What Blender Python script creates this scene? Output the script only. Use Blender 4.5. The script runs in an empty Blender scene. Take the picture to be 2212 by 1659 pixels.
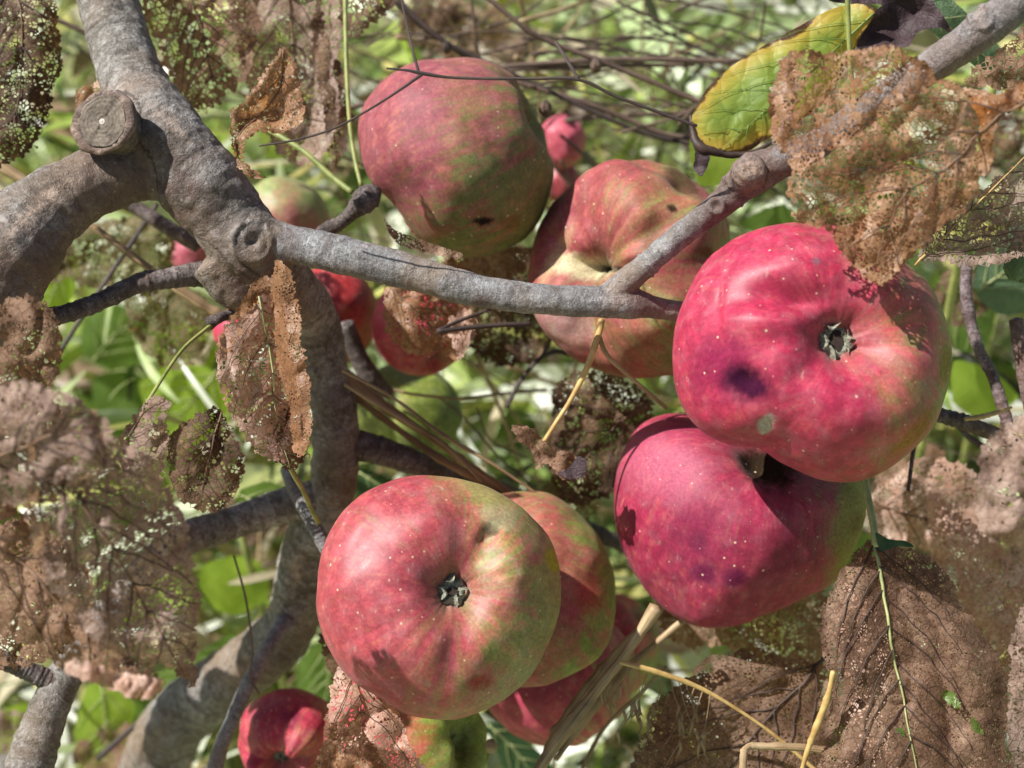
import bpy, bmesh, math, random
import numpy as np
from mathutils import Vector, Matrix
from mathutils.geometry import delaunay_2d_cdt

random.seed(7)
rng = np.random.default_rng(7)
scene = bpy.context.scene

# ------------------------------------------------------------------ camera, light, exposure
PITCH = math.radians(35)
CAM = np.array([0.0, 0.0, 0.85])
RIGHT = np.array([1.0, 0.0, 0.0])
UP = np.array([0.0, math.sin(PITCH), math.cos(PITCH)])
FWD = np.array([0.0, math.cos(PITCH), -math.sin(PITCH)])
FPX = 2212 * 50 / 36.0

cam_data = bpy.data.cameras.new('camera')
cam = bpy.data.objects.new('camera', cam_data)
scene.collection.objects.link(cam)
cam.location = CAM
cam.rotation_euler = (math.pi / 2 - PITCH, 0, 0)
cam_data.lens = 50
cam_data.sensor_width = 36
cam_data.clip_start = 0.01
cam_data.clip_end = 400
cam_data.dof.use_dof = True
cam_data.dof.focus_distance = 0.425
cam_data.dof.aperture_fstop = 10.0
scene.camera = cam

sun_cam = np.array([-0.60, 0.62, 0.50])          # towards the sun: right, up, towards the viewer
sun_dir = sun_cam[0] * RIGHT + sun_cam[1] * UP - sun_cam[2] * FWD
sun_dir /= np.linalg.norm(sun_dir)
elev = math.asin(sun_dir[2])
azim = math.atan2(sun_dir[0], sun_dir[1])
world = bpy.data.worlds.new('World')
scene.world = world
world.use_nodes = True
wn = world.node_tree
sky = wn.nodes.new('ShaderNodeTexSky')
sky.sky_type = 'NISHITA'
sky.sun_disc = False
sky.sun_elevation = elev
sky.sun_rotation = azim
sky.air_density = 1.0
sky.dust_density = 1.5
bg = wn.nodes['Background']
bg.inputs['Strength'].default_value = 0.055
wn.links.new(sky.outputs[0], bg.inputs['Color'])
sd = bpy.data.lights.new('sun', 'SUN')
sd.energy = 5.0
sd.angle = math.radians(0.55)
sd.color = (1.0, 0.965, 0.905)
sun = bpy.data.objects.new('sun', sd)
scene.collection.objects.link(sun)
sun.rotation_euler = Vector(-sun_dir).to_track_quat('-Z', 'Y').to_euler()
scene.view_settings.view_transform = 'Standard'
scene.view_settings.look = 'None'
scene.view_settings.gamma = 1
scene.view_settings.use_curve_mapping = False
scene.view_settings.exposure = 0.6
cy = scene.cycles
cy.max_bounces = 5
cy.diffuse_bounces = 2
cy.glossy_bounces = 2
cy.transmission_bounces = 4
cy.transparent_max_bounces = 8
cy.sample_clamp_indirect = 4.0
cy.use_adaptive_sampling = True

# ------------------------------------------------------------------ helpers
def P(u, v, d):
    """point seen at picture position (u, v) (2212 wide) at distance d along the view axis"""
    u = np.asarray(u, float); v = np.asarray(v, float); d = np.asarray(d, float)
    a = (u - 1106.0) / FPX; b = -(v - 829.5) / FPX
    return CAM + d[..., None] * (FWD + a[..., None] * RIGHT + b[..., None] * UP)

def pxm(d):
    return d / FPX

_perm = np.random.default_rng(3).permutation(512)
_grad = np.random.default_rng(4).normal(size=(512, 3))
_grad /= np.linalg.norm(_grad, axis=1)[:, None]
def noise3(p):
    p = np.asarray(p, float)
    i = np.floor(p).astype(int); f = p - i
    w = f * f * f * (f * (f * 6 - 15) + 10)
    out = 0
    for dx in (0, 1):
        wx = w[..., 0] if dx else 1 - w[..., 0]
        for dy in (0, 1):
            wy = w[..., 1] if dy else 1 - w[..., 1]
            for dz in (0, 1):
                wz = w[..., 2] if dz else 1 - w[..., 2]
                h = _perm[(_perm[(_perm[(i[..., 0] + dx) & 511] + i[..., 1] + dy) & 511] + i[..., 2] + dz) & 511]
                g = _grad[h]
                dd = g[..., 0] * (f[..., 0] - dx) + g[..., 1] * (f[..., 1] - dy) + g[..., 2] * (f[..., 2] - dz)
                out = out + wx * wy * wz * dd
    return out * 1.6
def fbm(p, o=4):
    a, s, t = 1.0, 0.0, 0.0
    p = np.asarray(p, float)
    for _ in range(o):
        s = s + a * noise3(p); t += a; a *= 0.5; p = p * 2.03 + 11.7
    return s / t

def smoothstep(a, b, x):
    t = np.clip((x - a) / (b - a), 0, 1); return t * t * (3 - 2 * t)

def tag(o, label=None, cat=None, group=None, kind=None):
    if label: o['label'] = label
    if cat: o['category'] = cat
    if group: o['group'] = group
    if kind: o['kind'] = kind
    return o

def empty(name, loc, label=None, cat=None, group=None):
    o = bpy.data.objects.new(name, None)
    scene.collection.objects.link(o)
    o.empty_display_size = 0.01
    o.location = Vector(loc)
    return tag(o, label, cat, group)

def mesh_obj(name, verts, faces, mat, parent=None, smooth=True, col=None, attrs=None, uv=None):
    """verts are world coordinates; stored relative to the thing's origin"""
    verts = np.asarray(verts, float)
    root = parent
    base = np.zeros(3)
    while root is not None:
        base = base + np.array(root.location); root = root.parent
    if parent is None and len(verts):
        org = verts.mean(axis=0)
    else:
        org = base
    me = bpy.data.meshes.new(name)
    v = verts - org
    me.vertices.add(len(v)); me.vertices.foreach_set('co', v.ravel())
    if isinstance(faces, np.ndarray):
        k = faces.shape[1]; n = len(faces)
        me.loops.add(n * k); me.loops.foreach_set('vertex_index', faces.ravel().astype(np.int32))
        me.polygons.add(n); me.polygons.foreach_set('loop_start', np.arange(0, n * k, k, dtype=np.int32))
    else:
        lt = np.array([len(f) for f in faces], np.int32)
        li = np.fromiter((i for f in faces for i in f), np.int32)
        me.loops.add(len(li)); me.loops.foreach_set('vertex_index', li)
        me.polygons.add(len(lt)); me.polygons.foreach_set('loop_start', np.concatenate([[0], np.cumsum(lt)[:-1]]).astype(np.int32))
    me.update(calc_edges=True)
    me.validate()
    if smooth:
        me.polygons.foreach_set('use_smooth', np.ones(len(me.polygons), bool))
    if col is not None:
        a = me.color_attributes.new('Col', 'FLOAT_COLOR', 'POINT')
        c = np.ones((len(v), 4)); c[:, :3] = col
        a.data.foreach_set('color', c.ravel())
    if attrs:
        for k, arr in attrs.items():
            a = me.attributes.new(k, 'FLOAT', 'POINT'); a.data.foreach_set('value', np.asarray(arr, np.float32))
    me.materials.append(mat)
    o = bpy.data.objects.new(name, me)
    scene.collection.objects.link(o)
    if parent is not None:
        o.parent = parent
    else:
        o.location = Vector(org)
    return o

# ------------------------------------------------------------------ materials
def newmat(name):
    m = bpy.data.materials.new(name); m.use_nodes = True
    nt = m.node_tree; nt.nodes.clear()
    return m, nt
def N(nt, t, **kw):
    n = nt.nodes.new('ShaderNode' + t)
    for k, v in kw.items():
        if k in n.inputs: n.inputs[k].default_value = v
        else: setattr(n, k, v)
    return n
def ramp(nt, src, stops, interp='LINEAR'):
    r = N(nt, 'ValToRGB'); r.color_ramp.interpolation = interp
    e = r.color_ramp.elements
    while len(e) < len(stops): e.new(0.5)
    for el, (p, c) in zip(e, stops):
        el.position = p; el.color = (c[0], c[1], c[2], 1) if not isinstance(c, (int, float)) else (c, c, c, 1)
    nt.links.new(src, r.inputs[0])
    return r.outputs[0]
def mix(nt, fac, a, b, mode='MIX'):
    m = N(nt, 'Mix', data_type='RGBA', blend_type=mode)
    for s, val in ((0, fac), (6, a), (7, b)):
        if hasattr(val, 'links'): nt.links.new(val, m.inputs[s])
        elif s == 0: m.inputs[0].default_value = val
        else: m.inputs[s].default_value = (*val, 1)
    return m.outputs[2]
def math_(nt, op, a, b=None, c=None, clamp=False):
    m = N(nt, 'Math', operation=op); m.use_clamp = clamp
    for i, val in enumerate((a, b, c)):
        if val is None: continue
        if hasattr(val, 'links'): nt.links.new(val, m.inputs[i])
        else: m.inputs[i].default_value = val
    return m.outputs[0]
def noise_tex(nt, vec, scale, detail=4, rough=0.55, dist=0.0):
    n = N(nt, 'TexNoise'); n.inputs['Scale'].default_value = scale
    n.inputs['Detail'].default_value = detail; n.inputs['Roughness'].default_value = rough
    n.inputs['Distortion'].default_value = dist
    nt.links.new(vec, n.inputs['Vector'])
    return n.outputs['Fac']
def mapping(nt, vec, scale=(1, 1, 1), rot=(0, 0, 0)):
    m = N(nt, 'Mapping'); m.inputs['Scale'].default_value = scale; m.inputs['Rotation'].default_value = rot
    nt.links.new(vec, m.inputs['Vector']); return m.outputs[0]

def leaf_mat(name, cols, transl=0.4, rough=0.65, scale=60, bump=0.5, spec=0.3, pin=0.0, tint_t=(1.25, 1.05, 0.7), grain=0.23, veinmix=0.55):
    """dead or living leaf: patches of cols (dark to light), fine grain, light coming through"""
    m, nt = newmat(name)
    tc = N(nt, 'TexCoord').outputs['Object']
    f1 = noise_tex(nt, tc, scale, 5, 0.6, 0.6)
    f2 = noise_tex(nt, tc, scale * 9, 3, 0.6)
    f3 = noise_tex(nt, mapping(nt, tc, (1, 1, 0.45), (0.3, 0.6, 0.2)), 2300, 2, 0.7)
    s = math_(nt, 'ADD', math_(nt, 'MULTIPLY', f1, 0.55), math_(nt, 'ADD', math_(nt, 'MULTIPLY', f2, 0.22), math_(nt, 'MULTIPLY', f3, grain)))
    s = math_(nt, 'ADD', s, 0.115 - grain / 2)
    vv = N(nt, 'TexVoronoi', feature='DISTANCE_TO_EDGE'); vv.inputs['Scale'].default_value = 330
    wp = N(nt, 'VectorMath', operation='ADD'); nt.links.new(tc, wp.inputs[0])
    nzc = N(nt, 'TexNoise'); nzc.inputs['Scale'].default_value = 220; nt.links.new(tc, nzc.inputs['Vector'])
    sc_ = N(nt, 'VectorMath', operation='SCALE'); sc_.inputs['Scale'].default_value = 0.0035; nt.links.new(nzc.outputs['Color'], sc_.inputs[0]); nt.links.new(sc_.outputs[0], wp.inputs[1])
    nt.links.new(wp.outputs[0], vv.inputs['Vector'])
    vein_line = ramp(nt, vv.outputs['Distance'], [(0.0, 1.0), (0.085, 0.0)])
    n = len(cols)
    c = ramp(nt, s, [(0.34 + 0.32 * i / (n - 1), cc) for i, cc in enumerate(cols)])
    c = mix(nt, math_(nt, 'MULTIPLY', vein_line, veinmix), c, cols[0])
    b = N(nt, 'Bump'); b.inputs['Strength'].default_value = bump; b.inputs['Distance'].default_value = 0.00045
    vo = N(nt, 'TexVoronoi', feature='DISTANCE_TO_EDGE'); vo.inputs['Scale'].default_value = 700
    nt.links.new(tc, vo.inputs['Vector'])
    hgt = math_(nt, 'ADD', math_(nt, 'ADD', f2, math_(nt, 'MULTIPLY', vein_line, 0.5)), math_(nt, 'MULTIPLY', vo.outputs['Distance'], -0.8))
    nt.links.new(hgt, b.inputs['Height'])
    p = N(nt, 'BsdfPrincipled'); p.inputs['Roughness'].default_value = rough
    p.inputs['Specular IOR Level'].default_value = spec
    nt.links.new(c, p.inputs['Base Color']); nt.links.new(b.outputs[0], p.inputs['Normal'])
    t = N(nt, 'BsdfTranslucent')
    ct = mix(nt, 1.0, c, tint_t, 'MULTIPLY')
    nt.links.new(ct, t.inputs['Color']); nt.links.new(b.outputs[0], t.inputs['Normal'])
    ms = N(nt, 'MixShader'); ms.inputs[0].default_value = transl
    nt.links.new(p.outputs[0], ms.inputs[1]); nt.links.new(t.outputs[0], ms.inputs[2])
    out = N(nt, 'OutputMaterial')
    last = ms.outputs[0]
    if pin > 0:
        v2 = N(nt, 'TexVoronoi', feature='F1'); v2.inputs['Scale'].default_value = 1300
        wv = N(nt, 'Vector' + 'Math', operation='ADD') if False else None
        nt.links.new(tc, v2.inputs['Vector'])
        th = math_(nt, 'MULTIPLY', math_(nt, 'SUBTRACT', noise_tex(nt, tc, 130, 3), 0.40), pin * 7)
        hole = math_(nt, 'LESS_THAN', v2.outputs['Distance'], th)
        tr = N(nt, 'BsdfTransparent')
        m2 = N(nt, 'MixShader'); nt.links.new(hole, m2.inputs[0])
        nt.links.new(last, m2.inputs[1]); nt.links.new(tr.outputs[0], m2.inputs[2])
        last = m2.outputs[0]
    nt.links.new(last, out.inputs[0])
    return m

def blade_mat(name, transl=0.42, rough=0.32):
    m, nt = newmat(name)
    a = N(nt, 'Attribute'); a.attribute_name = 'Col'
    tc = N(nt, 'TexCoord').outputs['Object']
    f = noise_tex(nt, tc, 90, 3)
    c = mix(nt, 1.0, a.outputs['Color'], ramp(nt, f, [(0.3, 0.7), (0.7, 1.2)]), 'MULTIPLY')
    p = N(nt, 'BsdfPrincipled'); p.inputs['Roughness'].default_value = rough
    nt.links.new(c, p.inputs['Base Color'])
    t = N(nt, 'BsdfTranslucent')
    nt.links.new(mix(nt, 1.0, c, (1.2, 1.2, 0.65), 'MULTIPLY'), t.inputs['Color'])
    ms = N(nt, 'MixShader'); ms.inputs[0].default_value = transl
    nt.links.new(p.outputs[0], ms.inputs[1]); nt.links.new(t.outputs[0], ms.inputs[2])
    nt.links.new(ms.outputs[0], N(nt, 'OutputMaterial').inputs[0])
    return m

def bark_mat(name, light, mid, dark, ring=1.0, scale=1.0, lent=1.0):
    m, nt = newmat(name)
    tc = N(nt, 'TexCoord').outputs['Object']
    at = N(nt, 'Attribute'); at.attribute_name = 'len'
    L = at.outputs['Fac']
    n1 = noise_tex(nt, tc, 70 * scale, 5, 0.62, 0.5)
    n2 = noise_tex(nt, tc, 420 * scale, 4, 0.7)
    n3 = noise_tex(nt, tc, 26 * scale, 3, 0.5)
    # rings and fine wrinkles: coordinate along the branch, roughened
    n4 = noise_tex(nt, tc, 1100 * scale, 3, 0.7)
    rc = math_(nt, 'ADD', math_(nt, 'MULTIPLY', L, 420 * scale), math_(nt, 'MULTIPLY', n1, 7.0))
    cmb = N(nt, 'CombineXYZ'); nt.links.new(rc, cmb.inputs[0])
    nt.links.new(math_(nt, 'MULTIPLY', n2, 1.8), cmb.inputs[1]); nt.links.new(math_(nt, 'MULTIPLY', n3, 6.0), cmb.inputs[2])
    rn = noise_tex(nt, cmb.outputs[0], 1.0, 4, 0.65)
    rc2 = N(nt, 'CombineXYZ'); nt.links.new(math_(nt, 'ADD', math_(nt, 'MULTIPLY', L, 1500 * scale), math_(nt, 'MULTIPLY', n1, 16.0)), rc2.inputs[0])
    nt.links.new(math_(nt, 'MULTIPLY', n2, 5.0), rc2.inputs[1])
    rf = noise_tex(nt, rc2.outputs[0], 1.0, 2, 0.6)
    s_ = math_(nt, 'ADD', math_(nt, 'ADD', math_(nt, 'MULTIPLY', n1, 0.42), math_(nt, 'MULTIPLY', n2, 0.33)), math_(nt, 'MULTIPLY', n4, 0.25))
    c = ramp(nt, s_, [(0.38, dark), (0.47, mid), (0.55, light), (0.66, tuple(min(1, x * 1.6) for x in light))])
    c = mix(nt, math_(nt, 'MULTIPLY', ramp(nt, rn, [(0.44, 0.0), (0.60, 1.0)]), 0.6 * ring), c, tuple(x * 0.8 for x in dark))
    c = mix(nt, math_(nt, 'MULTIPLY', ramp(nt, rf, [(0.50, 0.0), (0.62, 1.0)]), 0.40), c, tuple(x * 1.1 for x in dark))
    c = mix(nt, ramp(nt, n3, [(0.46, 0.0), (0.62, 0.6)]), c, (mid[0] * 1.2, mid[1] * 0.88, mid[2] * 0.62))
    crk = N(nt, 'TexVoronoi', feature='DISTANCE_TO_EDGE'); crk.inputs['Scale'].default_value = 1.0
    cw = N(nt, 'VectorMath', operation='ADD'); nt.links.new(mapping(nt, tc, (150, 150, 260)), cw.inputs[0])
    cwn = N(nt, 'TexNoise'); cwn.inputs['Scale'].default_value = 260 * scale; nt.links.new(tc, cwn.inputs['Vector'])
    cws = N(nt, 'VectorMath', operation='SCALE'); cws.inputs['Scale'].default_value = 1.6; nt.links.new(cwn.outputs['Color'], cws.inputs[0]); nt.links.new(cws.outputs[0], cw.inputs[1])
    nt.links.new(cw.outputs[0], crk.inputs['Vector'])
    crack = math_(nt, 'MULTIPLY', ramp(nt, crk.outputs['Distance'], [(0.0, 1.0), (0.05, 0.0)]), ramp(nt, n1, [(0.45, 0.0), (0.6, 1.0)]))
    c = mix(nt, math_(nt, 'MULTIPLY', crack, 0.75), c, tuple(x * 0.5 for x in dark))
    t1 = N(nt, 'Attribute'); t1.attribute_name = 'scar'
    t2 = N(nt, 'Attribute'); t2.attribute_name = 'ruddy'
    c = mix(nt, math_(nt, 'MULTIPLY', t2.outputs['Fac'], math_(nt, 'ADD', 0.45, math_(nt, 'MULTIPLY', n1, 0.7)), clamp=True), c, mix(nt, n2, (0.055, 0.03, 0.026), (0.20, 0.12, 0.095)))
    c = mix(nt, math_(nt, 'MULTIPLY', t1.outputs['Fac'], ramp(nt, n2, [(0.4, 0.2), (0.6, 1.0)])), c, mix(nt, n4, (0.30, 0.17, 0.10), (0.62, 0.50, 0.42)))
    # lenticels, small pale corky dots
    vo = N(nt, 'TexVoronoi', feature='F1'); vo.inputs['Scale'].default_value = 190 * scale; vo.inputs['Randomness'].default_value = 1
    nt.links.new(tc, vo.inputs['Vector'])
    ld = math_(nt, 'LESS_THAN', math_(nt, 'ADD', vo.outputs['Distance'], math_(nt, 'MULTIPLY', math_(nt, 'SUBTRACT', n2, 0.5), 0.25)), 0.10 * lent)
    c = mix(nt, math_(nt, 'MULTIPLY', ld, 0.5), c, (0.42, 0.35, 0.27))
    p = N(nt, 'BsdfPrincipled'); p.inputs['Roughness'].default_value = 0.62
    p.inputs['Specular IOR Level'].default_value = 0.35
    nt.links.new(c, p.inputs['Base Color'])
    b = N(nt, 'Bump'); b.inputs['Strength'].default_value = 0.9; b.inputs['Distance'].default_value = 0.0011
    h = math_(nt, 'ADD', math_(nt, 'ADD', n1, math_(nt, 'MULTIPLY', n2, 0.7)), math_(nt, 'MULTIPLY', rn, -0.9 * ring))
    h = math_(nt, 'ADD', h, math_(nt, 'ADD', math_(nt, 'MULTIPLY', rf, -0.35), math_(nt, 'MULTIPLY', n4, 0.3)))
    h = math_(nt, 'ADD', h, math_(nt, 'MULTIPLY', ld, 0.35))
    nt.links.new(h, b.inputs['Height']); nt.links.new(b.outputs[0], p.inputs['Normal'])
    nt.links.new(p.outputs[0], N(nt, 'OutputMaterial').inputs[0])
    return m

def apple_mat():
    m, nt = newmat('apple_skin')
    a = N(nt, 'Attribute'); a.attribute_name = 'Col'
    dl = N(nt, 'Attribute'); dl.attribute_name = 'dull'
    tc = N(nt, 'TexCoord').outputs['Object']
    n1 = noise_tex(nt, tc, 900, 3, 0.65)
    n2 = noise_tex(nt, tc, 160, 4, 0.6, 0.4)
    n5 = noise_tex(nt, tc, 2100, 2, 0.6)
    n6 = noise_tex(nt, mapping(nt, tc, (1, 0.5, 0.25), (0.4, 0.2, 0.5)), 700, 4, 0.7)
    c = mix(nt, 1.0, a.outputs['Color'], ramp(nt, math_(nt, 'ADD', math_(nt, 'MULTIPLY', n1, 0.6), math_(nt, 'MULTIPLY', n5, 0.4)), [(0.34, (0.72, 0.66, 0.70)), (0.5, (0.98, 0.98, 0.98)), (0.66, (1.22, 1.45, 1.3))]), 'MULTIPLY')
    # lenticels: scattered pale dots of uneven size
    vo = N(nt, 'TexVoronoi', feature='F1'); vo.inputs['Scale'].default_value = 330
    nt.links.new(tc, vo.inputs['Vector'])
    sp = N(nt, 'SeparateColor'); nt.links.new(vo.outputs['Color'], sp.inputs[0])
    size = math_(nt, 'MULTIPLY', math_(nt, 'POWER', sp.outputs[0], 1.2), 0.17)
    dot = math_(nt, 'SUBTRACT', size, vo.outputs['Distance'])
    dot = math_(nt, 'MULTIPLY', dot, 14.0, clamp=True)
    c = mix(nt, math_(nt, 'MULTIPLY', dot, 0.65), c, (0.78, 0.58, 0.40))
    # pale scuffs and waxy bloom in thin patches
    c = mix(nt, math_(nt, 'MULTIPLY', math_(nt, 'MULTIPLY', ramp(nt, n6, [(0.60, 0.0), (0.68, 1.0)]), ramp(nt, n2, [(0.50, 0.0), (0.60, 1.0)])), math_(nt, 'SUBTRACT', 0.38, math_(nt, 'MULTIPLY', dl.outputs['Fac'], 0.5), clamp=True)), c, (0.55, 0.47, 0.36))
    c = mix(nt, math_(nt, 'MULTIPLY', ramp(nt, n6, [(0.30, 1.0), (0.38, 0.0)]), 0.3), c, (0.16, 0.07, 0.03))

    bl = ramp(nt, n2, [(0.46, 0.0), (0.72, 1.0)])
    c = mix(nt, math_(nt, 'MULTIPLY', math_(nt, 'MULTIPLY', bl, 0.12), math_(nt, 'SUBTRACT', 1.0, math_(nt, 'MULTIPLY', dl.outputs['Fac'], 1.5), clamp=True)), c, (0.62, 0.46, 0.46))
    p = N(nt, 'BsdfPrincipled')
    nt.links.new(c, p.inputs['Base Color'])
    r = math_(nt, 'ADD', math_(nt, 'MULTIPLY', n2, 0.25), math_(nt, 'ADD', math_(nt, 'MULTIPLY', n5, 0.25), 0.25))
    r = math_(nt, 'ADD', r, math_(nt, 'MULTIPLY', dl.outputs['Fac'], 0.35), clamp=True)
    nt.links.new(r, p.inputs['Roughness'])
    nt.links.new(math_(nt, 'MULTIPLY', math_(nt, 'SUBTRACT', 1.05, dl.outputs['Fac'], clamp=True), 0.44), p.inputs['Specular IOR Level'])
    nt.links.new(math_(nt, 'MULTIPLY', math_(nt, 'SUBTRACT', 1.0, dl.outputs['Fac'], clamp=True), 0.03), p.inputs['Sheen Weight'])
    p.inputs['Subsurface Weight'].default_value = 0.12
    p.inputs['Subsurface Radius'].default_value = (1.0, 0.35, 0.2)
    p.inputs['Subsurface Scale'].default_value = 0.003
    p.inputs['Sheen Roughness'].default_value = 0.5
    b = N(nt, 'Bump'); b.inputs['Strength'].default_value = 0.35; b.inputs['Distance'].default_value = 0.0003
    nt.links.new(math_(nt, 'ADD', math_(nt, 'MULTIPLY', n2, 0.3), math_(nt, 'ADD', math_(nt, 'MULTIPLY', n1, 0.5), math_(nt, 'MULTIPLY', dot, 0.2))), b.inputs['Height'])
    nt.links.new(b.outputs[0], p.inputs['Normal'])
    nt.links.new(p.outputs[0], N(nt, 'OutputMaterial').inputs[0])
    return m

def plain_mat(name, c1, c2, scale=200, rough=0.7, transl=0.0):
    m, nt = newmat(name)
    tc = N(nt, 'TexCoord').outputs['Object']
    f = noise_tex(nt, tc, scale, 4, 0.6)
    c = ramp(nt, f, [(0.35, c1), (0.65, c2)])
    p = N(nt, 'BsdfPrincipled'); p.inputs['Roughness'].default_value = rough
    nt.links.new(c, p.inputs['Base Color'])
    b = N(nt, 'Bump'); b.inputs['Strength'].default_value = 0.5; b.inputs['Distance'].default_value = 0.0006
    nt.links.new(f, b.inputs['Height']); nt.links.new(b.outputs[0], p.inputs['Normal'])
    nt.links.new(p.outputs[0], N(nt, 'OutputMaterial').inputs[0])
    return m

def straw_mat(name, c1, c2, c3):
    m, nt = newmat(name)
    tc = N(nt, 'TexCoord').outputs['Object']
    at = N(nt, 'Attribute'); at.attribute_name = 'ang'
    al = N(nt, 'Attribute'); al.attribute_name = 'len'
    cmb = N(nt, 'CombineXYZ')
    nt.links.new(math_(nt, 'MULTIPLY', at.outputs['Fac'], 7.0), cmb.inputs[0])
    nt.links.new(math_(nt, 'MULTIPLY', al.outputs['Fac'], 40.0), cmb.inputs[1])
    f = noise_tex(nt, cmb.outputs[0], 1.0, 4, 0.6)
    g = noise_tex(nt, tc, 60, 3)
    c = ramp(nt, math_(nt, 'ADD', math_(nt, 'MULTIPLY', f, 0.6), math_(nt, 'MULTIPLY', g, 0.4)), [(0.38, c1), (0.5, c2), (0.62, c3)])
    p = N(nt, 'BsdfPrincipled'); p.inputs['Roughness'].default_value = 0.55
    nt.links.new(c, p.inputs['Base Color'])
    b = N(nt, 'Bump'); b.inputs['Strength'].default_value = 0.6; b.inputs['Distance'].default_value = 0.0005
    nt.links.new(f, b.inputs['Height']); nt.links.new(b.outputs[0], p.inputs['Normal'])
    nt.links.new(p.outputs[0], N(nt, 'OutputMaterial').inputs[0])
    return m

M = {}
M['apple'] = apple_mat()
M['bark'] = bark_mat('grey_bark', (0.36, 0.345, 0.325), (0.19, 0.172, 0.15), (0.065, 0.05, 0.038), ring=0.75)
M['barkfine'] = bark_mat('smooth_grey_bark', (0.36, 0.36, 0.365), (0.22, 0.215, 0.215), (0.09, 0.075, 0.068), ring=0.45, scale=1.5, lent=1.0)
M['barkdark'] = bark_mat('ringed_dark_bark', (0.24, 0.20, 0.19), (0.12, 0.09, 0.085), (0.04, 0.028, 0.025), ring=0.9, scale=1.3)
M['barkred'] = bark_mat('purple_brown_bark', (0.30, 0.25, 0.26), (0.15, 0.105, 0.105), (0.065, 0.035, 0.035), ring=0.5, scale=1.4, lent=1.3)
M['cutwood'] = plain_mat('cut_wood', (0.13, 0.105, 0.08), (0.26, 0.22, 0.18), 500, 0.8)
M['brown'] = leaf_mat('brown_lace', [(0.09, 0.048, 0.03), (0.25, 0.145, 0.09), (0.38, 0.24, 0.16), (0.54, 0.39, 0.29)], 0.42, pin=0.22)
M['taupe'] = leaf_mat('taupe_lace', [(0.14, 0.085, 0.065), (0.32, 0.215, 0.17), (0.46, 0.34, 0.285), (0.66, 0.53, 0.47)], 0.42, scale=75, pin=0.22)
M['umber'] = leaf_mat('umber_lace', [(0.06, 0.03, 0.02), (0.19, 0.11, 0.072), (0.30, 0.19, 0.13), (0.52, 0.38, 0.27)], 0.42, scale=50, bump=0.4, grain=0.3, pin=0.25)
M['rust'] = leaf_mat('rusty_stalk', [(0.16, 0.05, 0.012), (0.36, 0.14, 0.035), (0.55, 0.27, 0.10)], 0.35, rough=0.4, spec=0.5)
M['dark'] = leaf_mat('dark_lace', [(0.035, 0.018, 0.012), (0.10, 0.056, 0.034), (0.19, 0.115, 0.065), (0.34, 0.225, 0.13)], 0.35, pin=0.22)
M['orange'] = leaf_mat('orange_lace', [(0.16, 0.075, 0.035), (0.33, 0.17, 0.085), (0.46, 0.27, 0.15), (0.60, 0.43, 0.30)], 0.45, rough=0.45, spec=0.5, pin=0.22)
M['pink'] = leaf_mat('pinkish_lace', [(0.26, 0.12, 0.075), (0.52, 0.31, 0.23), (0.68, 0.48, 0.40), (0.78, 0.68, 0.62)], 0.4, rough=0.5, spec=0.4, pin=0.2)
M['khaki'] = leaf_mat('khaki_lace', [(0.07, 0.055, 0.025), (0.15, 0.12, 0.05), (0.26, 0.22, 0.11), (0.36, 0.32, 0.18)], 0.45, pin=0.2)
M['purple'] = leaf_mat('dark_purple_leaf', [(0.025, 0.014, 0.017), (0.05, 0.03, 0.034), (0.085, 0.055, 0.06)], 0.12, rough=0.6, veinmix=0.12, grain=0.1)
M['green'] = leaf_mat('green_leaf', [(0.09, 0.16, 0.035), (0.15, 0.25, 0.05), (0.26, 0.36, 0.11)], 0.5, rough=0.38, spec=0.6, scale=25, bump=0.3, tint_t=(1.6, 1.5, 0.5), veinmix=0.12, grain=0.1)
M['lime'] = leaf_mat('lime_leaf', [(0.22, 0.36, 0.04), (0.36, 0.52, 0.07), (0.52, 0.62, 0.16)], 0.55, rough=0.38, spec=0.6, scale=22, bump=0.3, tint_t=(1.5, 1.4, 0.5), veinmix=0.12, grain=0.1)
M['deepgreen'] = leaf_mat('deep_green_leaf', [(0.02, 0.05, 0.02), (0.035, 0.085, 0.03), (0.07, 0.14, 0.05)], 0.3, rough=0.4, spec=0.5, scale=25, bump=0.3, veinmix=0.12, grain=0.1)
M['greygreen'] = leaf_mat('grey_green_leaf', [(0.08, 0.14, 0.08), (0.15, 0.24, 0.13), (0.26, 0.36, 0.22)], 0.3, rough=0.6, spec=0.3, scale=40, bump=0.6, veinmix=0.12, grain=0.1)
M['blade'] = blade_mat('grass_blade')
M['veinlt'] = plain_mat('pale_vein', (0.24, 0.28, 0.10), (0.42, 0.44, 0.20), 200, 0.5)
M['veingr'] = plain_mat('green_vein', (0.09, 0.17, 0.03), (0.17, 0.27, 0.06), 200, 0.5)
M['veinbr'] = plain_mat('brown_vein', (0.10, 0.055, 0.03), (0.24, 0.14, 0.08), 200, 0.6)
M['veindk'] = plain_mat('dark_vein', (0.025, 0.015, 0.012), (0.07, 0.04, 0.03), 200, 0.6)
M['petiole'] = plain_mat('golden_petiole', (0.36, 0.22, 0.07), (0.62, 0.44, 0.17), 150, 0.45)
M['petgreen'] = plain_mat('green_petiole', (0.16, 0.20, 0.05), (0.36, 0.38, 0.12), 150, 0.45)
M['straw'] = straw_mat('dry_straw', (0.12, 0.07, 0.035), (0.34, 0.23, 0.12), (0.56, 0.42, 0.25))
M['strawbr'] = straw_mat('brown_straw', (0.10, 0.055, 0.025), (0.26, 0.155, 0.07), (0.42, 0.29, 0.15))
M['stemdk'] = straw_mat('dark_dead_stem', (0.02, 0.012, 0.012), (0.055, 0.035, 0.03), (0.12, 0.08, 0.06))
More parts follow.
